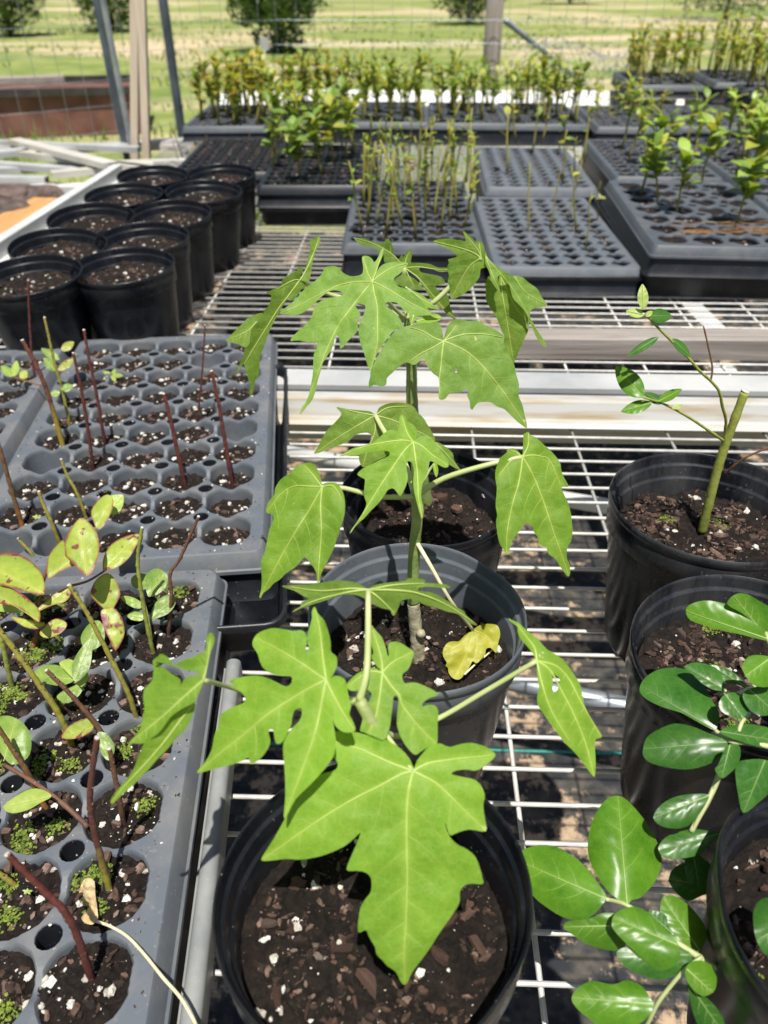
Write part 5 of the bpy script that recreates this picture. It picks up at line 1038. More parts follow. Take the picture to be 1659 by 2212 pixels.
Lq['2'] = bleaf(p3, r7, [(900,738),(850,710),(790,660),(730,570),(690,480),(688,380),(710,290),(750,210),(800,160),(850,150),(900,175),(960,240),(1020,320),(1065,410),(1085,490),(1070,570),(1030,640),(970,700),(920,715)], (898,735), (848,155), 0.236, (0.05,-0.5,0.87), BLU, 2.5)
Lq['5'] = bleaf(p3, r7, [(555,860),(575,830),(640,820),(700,810),(760,785),(830,785),(860,830),(880,900),(890,960),(840,987),(760,977),(680,950),(610,905)], (880,850), (560,858), 0.222, (-0.1,-0.6,0.8), BLU, 2.0)
Lq['6'] = bleaf(p3, r7, [(842,992),(900,965),(1000,960),(1100,950),(1190,965),(1240,1000),(1247,1040),(1200,1100),(1100,1140),(1000,1127),(900,1080),(860,1040)], (1230,1010), (845,995), 0.205, (0.0,-0.35,0.93), BLUD, 2.0)
Lq['3'] = bleaf(p3, r7, [(815,845),(830,790),(900,752),(980,760),(1060,830),(1130,900),(1175,950),(1182,1030),(1120,1088),(1040,1078),(950,1005),(880,935),(830,880)], (1172,955), (825,810), 0.208, (0.05,-0.3,0.95), BLU, 2.5)
Lq['4'] = bleaf(p3, r7, [(1088,702),(1150,688),(1230,740),(1300,820),(1330,890),(1315,950),(1293,990),(1230,970),(1150,930),(1090,850),(1078,770)], (1290,985), (1092,705), 0.214, (0.1,-0.45,0.88), BLU, 2.5)
Lq['7'] = bleaf(p3, r7, [(1212,1090),(1240,1050),(1300,1040),(1360,1070),(1382,1130),(1372,1200),(1320,1232),(1270,1212),(1222,1150)], (1220,1085), (1360,1215), 0.196, (0.05,-0.4,0.9), BLU, 2.5)
Lq['8'] = bleaf(p3, r7, [(598,1240),(640,1180),(720,1150),(820,1170),(900,1145),(980,1180),(1020,1240),(1042,1275),(1020,1330),(960,1385),(850,1425),(760,1402),(680,1345),(620,1290)], (1040,1275), (602,1240), 0.190, (-0.05,-0.35,0.93), BLU, 2.0)
Lq['9'] = bleaf(p3, r7, [(1230,1160),(1290,1210),(1360,1270),(1410,1340),(1440,1420),(1380,1460),(1310,1430),(1260,1340),(1235,1240)], (1232,1165), (1430,1450), 0.192, (0.4,-0.5,0.7), BLUD, 1.0)
Lq['12'] = bleaf(p3, r7, [(1120,600),(1135,560),(1180,520),(1230,515),(1330,560),(1380,600),(1370,660),(1300,690),(1228,718),(1160,670)], (1360,640), (1125,600), 0.262, (-0.1,-0.4,0.9), BLUD, 1.5)
Lq['13'] = bleaf(p3, r7, [(1248,425),(1300,480),(1350,520),(1378,590),(1350,650),(1280,662),(1230,620),(1208,550),(1215,480)], (1250,430), (1290,655), 0.276, (-0.1,-0.4,0.9), BLUD, 1.5)
Lq['14'] = bleaf(p3, r7, [(1659,700),(1610,720),(1580,780),(1585,880),(1610,960),(1660,1015),(1720,960),(1740,850),(1720,750)], (1720,860), (1600,930), 0.205, (0.0,-0.4,0.9), BLUD, 1.5)
Lq['15'] = bleaf(p3, r7, [(1010,775),(1060,772),(1110,800),(1120,850),(1150,900),(1100,880),(1040,820)], (1140,890), (1015,780), 0.216, (0.0,-0.5,0.85), BLUD, 1.5)
def br(parent, crop, pts, Ys, r0, r1, mat, name='branch', n=8, bumps=0.1):
    return stalk(parent, [atY(*X(crop, p), Yv) for p, Yv in zip(pts, Ys)], r0, r1, mat, name, n, 6, bumps)
br(p3, r7, [(1900,1215),(1659,1178),(1500,1135),(1370,1070),(1180,952),(1040,850),(900,742),(785,708)], [0.2,0.198,0.2,0.203,0.21,0.222,0.236,0.233], 0.0022, 0.0011, PETI)
br(p3, r7, [(1000,1400),(1060,1275),(1130,1180),(1210,1090),(1300,1020)], [0.186,0.19,0.194,0.198,0.204], 0.0012, 0.001, PETI)
br(p3, r7, [(1290,985),(1270,1010)], [0.214,0.206], 0.0009, 0.0009, PETI)
stalk(p3, [(0.262, 0.215, 0.118), (0.265, 0.22, 0.15), atY(*X(r7, (1900,1215)), 0.2)], 0.0045, 0.003, ST_BRN, 'stem')

p2 = empty('blueberry_plant', (0.27, 0.40, 0.128), 0, 'leafy dark green blueberry plant in the right pot with a broken rim', 'plant', 'potted blueberry plants')
bleaf(p2, r6, [(1165,345),(1200,305),(1280,285),(1360,295),(1418,312),(1500,360),(1600,440),(1659,520),(1600,515),(1500,490),(1400,470),(1300,440),(1195,405)], (1655,515), (1168,350), 0.350, (-0.2,-0.75,0.6), BLU, 1.5, label='heart-shaped pair leaf, left half')
bleaf(p2, r6, [(1418,312),(1432,270),(1480,243),(1540,250),(1610,290),(1700,350),(1720,450),(1662,525),(1600,440),(1500,360)], (1660,520), (1450,255), 0.352, (0.1,-0.75,0.6), BLU, 1.5)
bleaf(p2, r6, [(888,810),(920,750),(1000,700),(1100,688),(1200,710),(1270,780),(1320,880),(1367,960),(1350,1055),(1310,1052),(1230,1010),(1140,960),(1040,930),(950,890),(900,850)], (1335,1055), (900,800), 0.318, (-0.1,-0.45,0.88), BLUD, 2.5)
bleaf(p2, r6, [(908,1185),(930,1110),(1000,1060),(1100,1023),(1200,1040),(1300,1080),(1415,1133),(1390,1200),(1320,1260),(1200,1297),(1080,1292),(960,1262),(915,1225)], (1410,1135), (925,1175), 0.300, (-0.1,-0.4,0.9), BLUD, 2.5)
bleaf(p2, r6, [(1370,1068),(1450,1033),(1560,1028),(1680,1055),(1740,1110),(1700,1170),(1600,1162),(1500,1132),(1410,1102)], (1380,1072), (1730,1130), 0.306, (0.1,-0.4,0.9), BLUD, 2.0)
bleaf(p2, r6, [(1155,682),(1220,657),(1300,670),(1360,700),(1390,760),(1403,822),(1330,820),(1260,780),(1200,722)], (1400,820), (1160,682), 0.335, (-0.1,-0.4,0.9), BLUD, 2.0)
bleaf(p2, r6, [(1310,672),(1400,688),(1470,730),(1530,790),(1547,817),(1480,792),(1400,775),(1360,720)], (1542,812), (1315,675), 0.34, (0.0,-0.5,0.85), BLUD, 2.0)
bleaf(p2, r6, [(1365,900),(1400,848),(1470,838),(1520,880),(1542,940),(1510,992),(1450,987),(1380,950)], (1395,840), (1500,985), 0.325, (0.0,-0.4,0.9), BLUD, 2.0)
bleaf(p2, r6, [(1508,845),(1560,810),(1640,800),(1720,840),(1730,930),(1659,975),(1580,965),(1525,910)], (1540,812), (1700,960), 0.325, (0.05,-0.4,0.9), BLUD, 2.0)
bleaf(p2, r6, [(1378,1352),(1420,1330),(1470,1280),(1495,1210),(1480,1150),(1410,1158),(1385,1210),(1360,1270),(1340,1300)], (1430,1150), (1380,1348), 0.290, (0.1,-0.6,0.75), BLUD, 1.5)
bleaf(p2, r6, [(1470,1262),(1540,1240),(1640,1240),(1720,1280),(1700,1400),(1600,1500),(1510,1560),(1480,1450),(1465,1350)], (1640,1245), (1512,1552), 0.285, (0.1,-0.7,0.65), BLUD, 1.0)
bleaf(p2, r6, [(1503,680),(1540,625),(1600,612),(1680,630),(1730,700),(1700,790),(1600,803),(1540,762)], (1660,640), (1520,740), 0.33, (0.05,-0.5,0.85), BLU, 1.5)
br(p2, r6, [(1800,1190),(1659,1160),(1540,1140),(1430,1128),(1340,1062)], [0.30,0.302,0.304,0.305,0.314], 0.0019, 0.0012, PETI)
br(p2, r6, [(1850,700),(1700,600),(1659,520),(1640,450)], [0.36,0.352,0.35,0.36], 0.0018, 0.0011, PETI)
br(p2, r6, [(1400,822),(1450,850),(1540,815),(1660,760)], [0.332,0.333,0.338,0.345], 0.0011, 0.0013, PETI)
br(p2, r6, [(1545,965),(1500,1020),(1470,1120)], [0.325,0.312,0.305], 0.0013, 0.0011, PETI)
br(p2, r6, [(1400,1200),(1370,1330),(1300,1490),(1195,1670)], [0.295,0.288,0.28,0.27], 0.0013, 0.0014, PETI)
bleaf(p2, r7, [(1040,267),(1080,200),(1160,155),(1260,140),(1338,146),(1320,200),(1270,270),(1220,317),(1150,327),(1080,312)], (1336,150), (1045,268), 0.278, (-0.1,-0.4,0.9), BLUD, 2.0)
bleaf(p2, r7, [(1075,410),(1130,360),(1250,330),(1340,340),(1410,350),(1360,400),(1300,460),(1220,485),(1110,490),(1070,450)], (1400,355), (1080,440), 0.268, (-0.1,-0.35,0.93), BLUD, 2.0)
br(p2, r7, [(1400,20),(1340,165),(1270,300),(1225,400)], [0.292,0.28,0.272,0.268], 0.0016, 0.001, PETI)
stalk(p2, [(0.27, 0.40, 0.12), (0.275, 0.39, 0.18), atY(*X(r6, (1800,1190)), 0.30)], 0.0045, 0.003, ST_BRN, 'stem')
m = MB(); q = at(1061.8+1580*.36, 1194.5+1200*.36, 0.14); tag(inst('dead_leaf', ell and sharpen(chip_mesh(77, 0.05).mesh('dead_leaf', CHIP, True)), None, q, (0.3, 0.2, 0.6), 0.035), 'curled brown dead leaf lying in the right middle pot', 'leaf')

bs = at(*X(r5, (1265, 1612)), 0.133); Yb = bs.y
p1 = empty('blueberry_plant', bs, 0, 'pruned blueberry with one thick green stem and thin twigs at the right', 'plant', 'potted blueberry plants')
br(p1, r5, [(1262,1625),(1300,1470),(1345,1290),(1400,1110),(1455,960),(1520,786)], [Yb,Yb+0.002,Yb+0.003,Yb+0.004,Yb+0.004,Yb+0.005], 0.0042, 0.0035, ST_GRN, 'stem', 14, 0.16)
ct = atY(*X(r5, (1521, 784)), Yb+0.005); stalk(p1, [ct, ct+Vector((0.0004, 0, 0.0012))], 0.0035, 0.0032, CUT, 'cut_end', 14, 2)
def twig(pts, Ys, r0, r1, mat=ST_BRN): return br(p1, r5, pts, [Yb+v for v in Ys], r0, r1, mat, 'twig', 8, 0.3)
twig([(1395,1065),(1407,960),(1385,870),(1365,780),(1312,715)], [0.004,-0.002,-0.008,-0.012,-0.016], 0.0014, 0.0011, ST_GRN)
twig([(1312,715),(1250,660),(1190,590),(1090,490),(985,385),(925,318)], [-0.016,-0.02,-0.022,-0.026,-0.03,-0.034], 0.0011, 0.0009, ST_GRN)
twig([(1315,715),(1325,640),(1302,520),(1272,390)], [-0.016,-0.014,-0.012,-0.01], 0.0009, 0.0006)
twig([(1392,1078),(1300,1015),(1180,935),(1040,860),(910,818)], [0.003,-0.01,-0.018,-0.026,-0.034], 0.0013, 0.0009, ST_GRN)
twig([(1400,1277),(1460,1225),(1540,1170),(1700,1105)], [0.002,-0.004,-0.008,-0.012], 0.0011, 0.0009)
def tl(base, tip, hw, off, nrm, mat): return bleaf(p1, r5, ell(base, tip, hw), base, tip, Yb+off, nrm, mat, 3.0, 0.0008, 14, sec=False)
tl((912,292),(905,137),33,-0.034,(0,-0.85,0.5),BLUP); tl((918,322),(806,300),27,-0.034,(-0.2,-0.6,0.8),BLUP); tl((925,330),(966,300),16,-0.036,(0,-0.7,0.7),BLUP)
tl((945,325),(1083,332),44,-0.03,(0.2,-0.6,0.75),BLUD); tl((1003,455),(813,572),26,-0.028,(-0.2,-0.5,0.85),BLUD); tl((1085,465),(1194,575),30,-0.024,(0.2,-0.6,0.8),BLUD)
tl((912,818),(745,632),66,-0.034,(-0.2,-0.65,0.75),BLU); tl((962,850),(777,903),38,-0.032,(-0.1,-0.5,0.85),BLU); tl((1000,842),(1142,768),30,-0.03,(0.1,-0.6,0.8),BLU); tl((1030,855),(915,790),30,-0.03,(0,-0.5,0.85),BLUD); tl((1082,885),(1147,860),14,-0.028,(0,-0.6,0.8),BLUP)

# ================================================================== sticks and leafy cuttings in the left trays
sticks = [  # base, (kinks), top, lean back, radius, bark, leaves?, label
 (l1, [(345,690),(270,420),(205,250),(120,95)], 0.010, 0.0042, ST_YB, 'thick stick, yellow below and brown above, near the left of the grey tray'),
 (l1, [(192,330),(175,200),(160,0),(152,-228)], 0.012, 0.0026, ST_RED, 'tall thin red stick at the far left of the grey trays'),
 (l1, [(383,590),(340,380),(290,200),(262,70),(240,-28)], 0.010, 0.0028, ST_YEL, 'yellow stick with a few small leaves in the grey tray'),
 (l1, [(502,800),(470,540),(430,320),(395,165)], 0.010, 0.0029, ST_RED, 'red stick left of the middle of the grey tray'),
 (l1, [(567,660),(520,380),(480,190),(453,40)], 0.010, 0.0030, ST_RED, 'dark red stick rising behind the weed seedling'),
 (l1, [(1060,548),(1085,350),(1100,150),(1107,15)], 0.008, 0.0018, ST_RED, 'thin upright red stick at the back of the grey tray'),
 (l1, [(1003,895),(955,680),(915,500),(885,385)], 0.008, 0.0036, ST_RED, 'stout red stick in the centre of the grey tray'),
 (l1, [(1257,885),(1215,640),(1180,430),(1142,262)], 0.008, 0.0034, ST_RED, 'stout red stick nearest the right edge of the grey tray'),
 (l1, [(125,1115),(70,930),(20,750),(-20,620)], 0.006, 0.0036, ST_OB, 'orange-brown stick at the left picture edge'),
 (l1, [(478,1085),(420,930),(365,830),(330,738)], 0.006, 0.0026, ST_YEL, 'yellow-green stick in front of the grey tray'),
 (l1, [(325,1195),(270,1060),(235,985),(210,912)], 0.006, 0.0028, ST_YEL, 'yellow stick with a pale cut end by the leaf cluster'),
 (l2, [(215,240),(170,170),(125,120),(98,88)], 0.004, 0.0026, ST_YEL, 'short yellow stick with a cut end behind the reddish leaves'),
 (l2, [(838,745),(795,560),(752,300),(745,180),(768,30)], 0.010, 0.0026, ST_GRN, 'green stick with small leaves at the back of the nearest tray'),
 (l2, [(900,650),(925,420),(920,280),(975,190),(1072,-30)], 0.010, 0.0024, ST_BRN, 'brown crooked stick leaning right over the tray edge'),
 (l2, [(752,1100),(690,920),(590,720),(470,490),(372,340)], 0.008, 0.0029, ST_YEL, 'long olive stick slanting across the nearest tray'),
 (l2, [(398,1240),(330,1060),(220,890),(100,720),(-20,560)], 0.006, 0.0034, ST_YEL, 'thick olive stick bending towards the left edge'),
 (l2, [(72,930),(40,780),(10,640),(-10,560)], 0.006, 0.0032, ST_GRN, 'upright olive stick at the left edge of the nearest tray'),
 (l3, [(258,270),(150,60),(60,-80),(-20,-200)], 0.006, 0.0028, ST_OB, 'olive stick with an orange foot at the left edge'),
 (l2, [(640,1300),(530,1110),(400,950),(250,800)], 0.004, 0.0028, ST_BRN, 'purple-brown stick lying back over the leaf cluster'),
 (l3, [(602,732),(545,520),(492,280),(490,120),(525,-130)], 0.010, 0.0031, ST_RY, 'stick, yellow below and brown above, in the nearest mossy cell row'),
 (l3, [(672,362),(640,180),(610,20),(590,-70)], 0.006, 0.0028, ST_BRN, 'short purple-brown stick right of the yellow one'),
 (l3, [(505,1220),(430,970),(350,810),(230,690),(40,500)], 0.004, 0.0031, ST_RED, 'dark purple stick bent over the lowest vent hole'),
 (l3, [(140,715),(60,650),(-20,590),(-60,560)], 0.004, 0.0028, ST_YEL, 'olive stick end at the lower left picture edge'),
]
SK = []
for crop, pts, lean, rad, mat, lab in sticks:
    b = at(*X(crop, pts[0]), 0.047); n = len(pts); P3 = [atY(*X(crop, p), b.y + lean*i/(n-1)) for i, p in enumerate(pts)]; P3[0] = b - Vector((0, 0, 0.004))
    e = empty('pruned_cutting', b, 0, lab, 'cutting', 'pruned cuttings in the left trays'); SK.append(e)
    stalk(e, P3, rad*0.72, rad*0.52, mat, 'stem', 10, 12, 0.16, nodes=0.012)
    d = (P3[-1]-P3[-2]).normalized(); stalk(e, [P3[-1]-d*0.0005, P3[-1]+d*0.0008], rad*0.53, rad*0.46, CUT, 'cut_end', 10, 2)
    rr = random.Random(lab); org = Vector(b)
    for k in range(7):                           # buds along the bark
        i = rr.randrange(1, n-1) if n > 2 else 0; t = rr.random(); q = P3[i].lerp(P3[i+1 if i+1 < n else i], t)
        s = Vector((rr.choice((-1, 1)), -0.4, 0.3)).normalized()*rad*0.7
        stalk(e, [q, q+s+Vector((0, 0, 0.0012))], 0.0012, 0.0005, ST_BRN, 'bud', 6, 2)
def lf(e, crop, outline, base, tip, z, nrm, mat, lab=None, w0=0.0008):
    a = at(*X(crop, base), z); return bleaf(e, crop, outline, base, tip, a, nrm, mat, 2.0, w0, 14, 0.06, 0.0015, lab, True, VEIN)
e3 = SK[2]
for b_, t_, hw, mat in (((330,150),(400,105),25,BLUY), ((320,200),(222,140),22,BLUG), ((300,260),(235,190),26,BLUG), ((310,260),(400,195),22,BLUY), ((330,360),(395,340),22,BLUG), ((325,380),(270,385),18,BLUG)):
    lf(e3, l1, ell(b_, t_, hw), b_, t_, 0.11, (0.1, -0.5, 0.85), mat)
e2 = SK[1]
for b_, t_, hw, mat in (((70,290),(5,235),25,BLUG), ((75,290),(90,205),22,BLUP), ((110,300),(145,260),25,BLUY)): lf(e2, l1, ell(b_, t_, hw), b_, t_, 0.075, (0, -0.5, 0.85), mat)
stalk(e2, [at(*X(l1, (220,340)), 0.07), at(*X(l1, (70,295)), 0.076)], 0.0012, 0.0009, ST_OB, 'twig', 6)
# leafy plant with red-edged leaves
lp = empty('blueberry_cutting', at(64, 1420, 0.047), 0, 'leafy cutting with pale red-edged leaves at the lower left', 'plant')
stalk(lp, [at(64, 1420, 0.045), at(80, 1370, 0.07), at(84, 1330, 0.09), at(92, 1262, 0.12), at(108, 1215, 0.14)], 0.0022, 0.0014, ST_OB, 'stem', 8, 6, 0.2)
stalk(lp, [at(150, 1266, 0.115), at(190, 1255, 0.12), at(226, 1233, 0.125)], 0.0012, 0.0009, ST_BRN, 'twig', 8)
for o_, b_, t_, z, nrm, mat in (
 ([(-40,190),(0,172),(50,165),(120,180),(190,230),(235,300),(240,382),(210,392),(120,370),(50,350),(-20,320)], (238,385), (-30,250), 0.13, (-0.1,-0.4,0.9), BLUY),
 ([(265,180),(300,130),(342,95),(360,150),(372,190),(440,155),(462,163),(440,210),(390,240),(320,270),(265,305),(250,250)], (262,300), (455,165), 0.14, (0,-0.5,0.85), BLUY),
 ([(350,170),(355,90),(380,40),(430,-22),(480,0),(525,60),(538,140),(520,220),(480,292),(440,270),(400,230),(360,192)], (470,290), (430,-15), 0.15, (0.1,-0.6,0.8), BLUY),
 ([(492,-60),(530,-120),(580,-150),(613,-118),(600,-50),(560,20),(530,40),(505,0)], (520,30), (608,-125), 0.14, (0.1,-0.5,0.85), BLUY),
 ([(555,-100),(590,-140),(640,-150),(668,-140),(660,-80),(620,-40),(580,-60)], (590,-60), (660,-140), 0.135, (0.1,-0.5,0.85), BLUP),
 ([(555,240),(560,190),(600,120),(680,75),(757,64),(740,120),(700,190),(640,240),(565,263)], (560,260), (752,68), 0.135, (0.1,-0.45,0.88), BLUY),
 ([(490,370),(520,310),(580,275),(630,320),(650,390),(622,450),(595,489),(540,450),(500,410)], (575,278), (596,485), 0.125, (0.1,-0.7,0.7), BLUY),
 ([(-30,350),(30,345),(100,375),(160,420),(215,480),(205,542),(130,480),(60,450),(-20,430)], (212,535), (-20,390), 0.12, (-0.1,-0.4,0.9), BLUY),
 ([(183,492),(230,440),(290,390),(370,350),(382,390),(350,430),(280,450),(210,482)], (190,490), (378,360), 0.11, (0.1,-0.5,0.85), BLUY),
 ([(63,510),(130,520),(242,546),(225,572),(160,576),(90,542)], (240,548), (68,512), 0.10, (0,-0.4,0.9), BLUY),
 ([(213,602),(240,560),(300,520),(357,540),(355,572),(310,612),(250,627)], (216,600), (355,548), 0.095, (0,-0.5,0.85), BLUY),
 ([(545,480),(600,460),(650,500),(672,570),(667,622),(625,693),(590,630),(560,560)], (570,470), (625,690), 0.105, (0.2,-0.6,0.75), BLUY),
 ([(438,612),(480,550),(530,530),(562,570),(562,642),(520,682),(470,692),(443,660)], (540,535), (455,688), 0.085, (0,-0.4,0.9), BLUG),
 ([(0,400),(60,410),(110,440),(90,490),(30,485),(-40,470)], (110,470), (-30,430), 0.10, (0,-0.4,0.9), BLUP),
 ([(395,852),(390,770),(430,690),(492,628),(497,700),(482,790),(432,852)], (405,848), (492,634), 0.10, (0.1,-0.55,0.8), BLUG),
 ([(178,822),(220,780),(300,770),(370,800),(402,852),(330,882),(250,872),(190,852)], (398,850), (182,825), 0.085, (-0.1,-0.4,0.9), BLUG),
 ([(320,760),(380,740),(440,780),(480,830),(440,890),(400,850),(350,800)], (440,880), (330,762), 0.09, (0,-0.4,0.9), BLUP),
 ([(308,937),(360,900),(458,863),(432,930),(370,977),(320,962)], (445,875), (312,945), 0.078, (0,-0.4,0.9), BLUG),
 ([(333,1167),(360,1110),(430,1070),(497,1058),(502,1122),(420,1167)], (500,1110), (336,1162), 0.08, (0,-0.5,0.85), BLUY),
 ([(523,1142),(570,1138),(612,1190),(617,1242),(585,1287),(545,1242)], (530,1142), (588,1283), 0.085, (0.1,-0.5,0.85), BLUG),
 ([(-40,1080),(0,1050),(60,1048),(130,1090),(167,1160),(162,1250),(110,1302),(50,1302),(0,1240),(-50,1180)], (20,1290), (90,1055), 0.10, (-0.1,-0.4,0.9), BLUG)):
    lf(lp, l2, o_, b_, t_, z, nrm, mat)
lg = empty('blueberry_cutting', at(334, 1424, 0.047), 0, 'small-leaved shoot beside the green stick at the back of the nearest tray', 'plant')
stalk(lg, [at(334, 1424, 0.046), at(318, 1330, 0.075), at(308, 1290, 0.09)], 0.0014, 0.001, ST_GRN, 'stem', 8)
for o_, b_, t_, z in (([(813,522),(830,450),(880,400),(930,398),(947,440),(910,492),(850,517)], (816,520), (942,410), 0.085), ([(790,290),(840,250),(890,270),(907,310),(880,370),(800,402)], (795,395), (895,280), 0.10), ([(648,405),(700,400),(762,432),(757,467),(700,452)], (760,450), (652,405), 0.09), ([(688,502),(740,480),(772,500),(767,532),(710,527)], (770,515), (692,503), 0.08), ([(710,300),(760,275),(825,300),(815,345),(760,365),(715,345)], (815,330), (715,320), 0.095)):
    lf(lg, l2, o_, b_, t_, z, (0.05, -0.5, 0.85), BLUG)
lw = empty('blueberry_cutting', at(188, 1785, 0.05), 0, 'thin twig carrying one yellow-green leaf over the vent holes', 'plant')
stalk(lw, [at(*X(l3, (475,352)), 0.075), at(*X(l3, (350,235)), 0.085), at(*X(l3, (190,115)), 0.09), at(*X(l3, (20,15)), 0.09)], 0.0019, 0.0014, ST_BRN, 'twig', 8, 6, 0.3)
lf(lw, l3, [(18,242),(80,190),(170,145),(240,155),(278,187),(220,220),(150,260),(60,277)], (276,187), (22,245), 0.10, (0, -0.4, 0.9), BLUP)
# dry fallen leaf with its long straw-coloured stalk
dl = empty('dry_leaf', at(205, 1990, 0.05), 0, 'dry crumpled tan leaf with a long pale stalk trailing over the tray edge', 'leaf')
q = Leaf(l3, [(450,640),(485,628),(510,650),(515,720),(525,790),(528,850),(500,878),(460,870),(438,840),(450,790),(425,720)], (525,860), at(*X(l3, (525,860)), 0.060), (-0.3,-0.5,0.8), 1.0, 0.008, 0.05, [[(490,740),(480,640)]], 3, dens=14)
leaf_obj(dl, [q], DRY, name='blade', vm=None)
stalk(dl, [at(*X(l3, (525,862)), 0.061), at(*X(l3, (600,890)), 0.064), at(*X(l3, (690,945)), 0.066), at(*X(l3, (780,1040)), 0.067), at(*X(l3, (880,1165)), 0.067), at(*X(l3, (980,1280)), 0.06), at(*X(l3, (1060,1420)), 0.05)], 0.0009, 0.0011, STRAW, 'stalk', 8)
# weed seedlings
for i, (crop, c, sz, z, lab) in enumerate(((l1, (605,285), 60, 0.05, 'tiny green weed seedling among the red sticks'), (l3, (148,700), 30, 0.055, 'tiny bright green sprout in the lowest left cell'), (l1, (200,1050), 26, 0.05, 'tiny pale sprout by the left edge cells'))):
    e = empty('weed_seedling', at(*X(crop, c), z), 0, lab, 'weed')
    for k in range(5):
        a = k*1.256+i; t_ = (c[0]+math.cos(a)*sz, c[1]+math.sin(a)*sz*0.6); bleaf(e, crop, ell(c, t_, sz*0.2), c, t_, at(*X(crop, c), z+0.008), (math.cos(a)*-.2, -0.4, 0.9), BLUP, 2, 0.0005, 8, sec=False)

# ================================================================== cuttings on the far bench
def far_leaf(size, mat):
    m = MB(); n = 5; vs = []
    for i in range(n+1):
        t = i/n; wv = 0.26*math.sin(math.pi*min(0.97, 0.06+t*0.94))**0.8; z = 0.10*math.sin(t*2.6)-0.10*t*t
        vs += [(t, -wv, z+0.05), (t, 0, z), (t, wv, z+0.05)]
    fs = []
    for i in range(n):
        for k in range(2): a = i*3+k; fs.append((a, a+3, a+4, a+1))
    m.add([tuple(c*size for c in v) for v in vs], fs); return m.mesh('leaf', mat)
FL = {k: [far_leaf(s, mt) for s in (0.030, 0.042)] for k, mt in (('g', FARL), ('y', FARY), ('o', FARO), ('r', FARR), ('p', BLUP))}
def cut_stem(h, r, mat, seed):
    rr = random.Random(seed); m = MB(); pts = [(rr.uniform(-.05, .05)*h*i/4, rr.uniform(-.05, .05)*h*i/4, h*i/4) for i in range(5)]
    m.tube(pts, [r*(1-0.1*i) for i in range(5)], 6); return m.mesh('stem', mat), pts
STM = {k: [cut_stem(1.0, rr_, mt, i) for i in range(4)] for k, mt, rr_ in (('y', ST_YEL, 0.022), ('g', ST_GRN, 0.020), ('r', ST_RED, 0.018), ('o', ST_OB, 0.018))}
for k in STM:                                    # unit-height stems: thickness follows the height scale
    pass
def cutting(loc, h, kinds, nl, label, group, seed, stemk='y', lo=0.45, leafs=1.0, thick=1.0):
    rr = random.Random(seed); e = empty('leafy_cutting', loc, rr.uniform(0, 6.28), label, 'cutting', group)
    e.rotation_euler = (rr.gauss(0, 0.11), rr.gauss(0, 0.11), rr.uniform(0, 6.28))
    me, pts = rr.choice(STM[stemk]); inst('stem', me, e, (0, 0, 0), (0, 0, 0), (h, h, h) if thick == 1 else (h*thick, h*thick, h))
    for k in range(nl):
        t = lo + (1-lo)*((k+rr.random())/nl); i = min(3, int(t*4)); a = Vector(pts[i]).lerp(Vector(pts[i+1]), t*4-i)*h
        kd = rr.choice(kinds); me = rr.choice(FL[kd]); az = rr.uniform(0, 6.28)
        inst('leaf', me, e, a, (rr.uniform(-.4, .4), -rr.uniform(-0.1, 0.9), az), leafs*rr.uniform(0.7, 1.2))
    return e
G = 'cuttings in the far trays'
ORD = 'first second third fourth fifth sixth seventh eighth ninth tenth eleventh twelfth thirteenth fourteenth fifteenth sixteenth seventeenth eighteenth nineteenth twentieth twenty-first twenty-second twenty-third twenty-fourth twenty-fifth twenty-sixth twenty-seventh twenty-eighth twenty-ninth thirtieth'.split()
ORD += ['thirty-'+s for s in ORD[:9]] + ['fortieth'] + ['forty-'+s for s in ORD[:9]]
def sx(p): q = Vector(p)-CAM; return q.dot(RT)/q.dot(FW)
def number(lst):                                  # told apart by their order from left to right
    for i, o in enumerate(sorted(lst, key=lambda o: sx(o.location))): o['label'] = '%s from the left: %s' % (ORD[i], o['label'])
def by_px(key, z, lst, h, kinds, nl, label, stemk='y', **kw):
    made = []
    for i, (px, py) in enumerate(lst):
        p = at(px, py, z); rr = random.Random(i*17+len(label)); made.append(cutting(p, h*rr.uniform(0.75, 1.2), kinds, max(0, int(nl*rr.uniform(0.6, 1.3))), label, G+' '+key, i*31+len(label), stemk, **kw))
    number(made)
dl_ = lambda pts: [(663.6+x*.32, 265.4+y*.32) for x, y in pts]
by_px('D', 0.07, dl_([(370,750),(405,690),(530,780),(735,790),(905,745),(1058,725),(1150,530),(600,560),(755,560),(430,600),(900,520),(1075,400),(560,470),(690,480),(480,420),(840,430),(980,430),(400,460),(620,400),(770,380),(1000,330),(540,330),(900,330),(680,320),(1090,640),(460,700),(590,690),(650,720),(800,680),(860,640),(960,680),(1010,600),(500,560),(660,580),(820,540),(1100,480),(380,560),(470,330),(600,310),(760,300),(840,310),(950,360),(1040,500)]), 0.165, 'ggyg', 7, 'yellow-stemmed cutting in the dark tray behind the papaya top', lo=0.4, leafs=0.6, thick=0.85)
cutting(at(663.6+740*.32, 265.4+700*.32, 0.07), 0.15, 'rrg', 5, 'cutting with one red leaf amid the yellow stems', G, 5, 'o', lo=0.75)
el_ = lambda pts: [(829.5+x*.5, y*.5) for x, y in pts]
by_px('E', 0.05, [(1140,505),(1188,500),(1225,480),(1245,505),(1265,545),(1290,480)], 0.13, 'gy', 2, 'thin nearly bare cutting in the grey small-cell tray', 'y', lo=0.6, leafs=0.7, thick=0.7)
by_px('F', 0.075, [(1095,375),(1150,330),(1170,312),(1115,310),(1215,395),(1240,380),(1205,330),(1262,350)], 0.14, 'gy', 5, 'cutting in the grey tray with the notched front edge', 'y', lo=0.5, leafs=0.8)
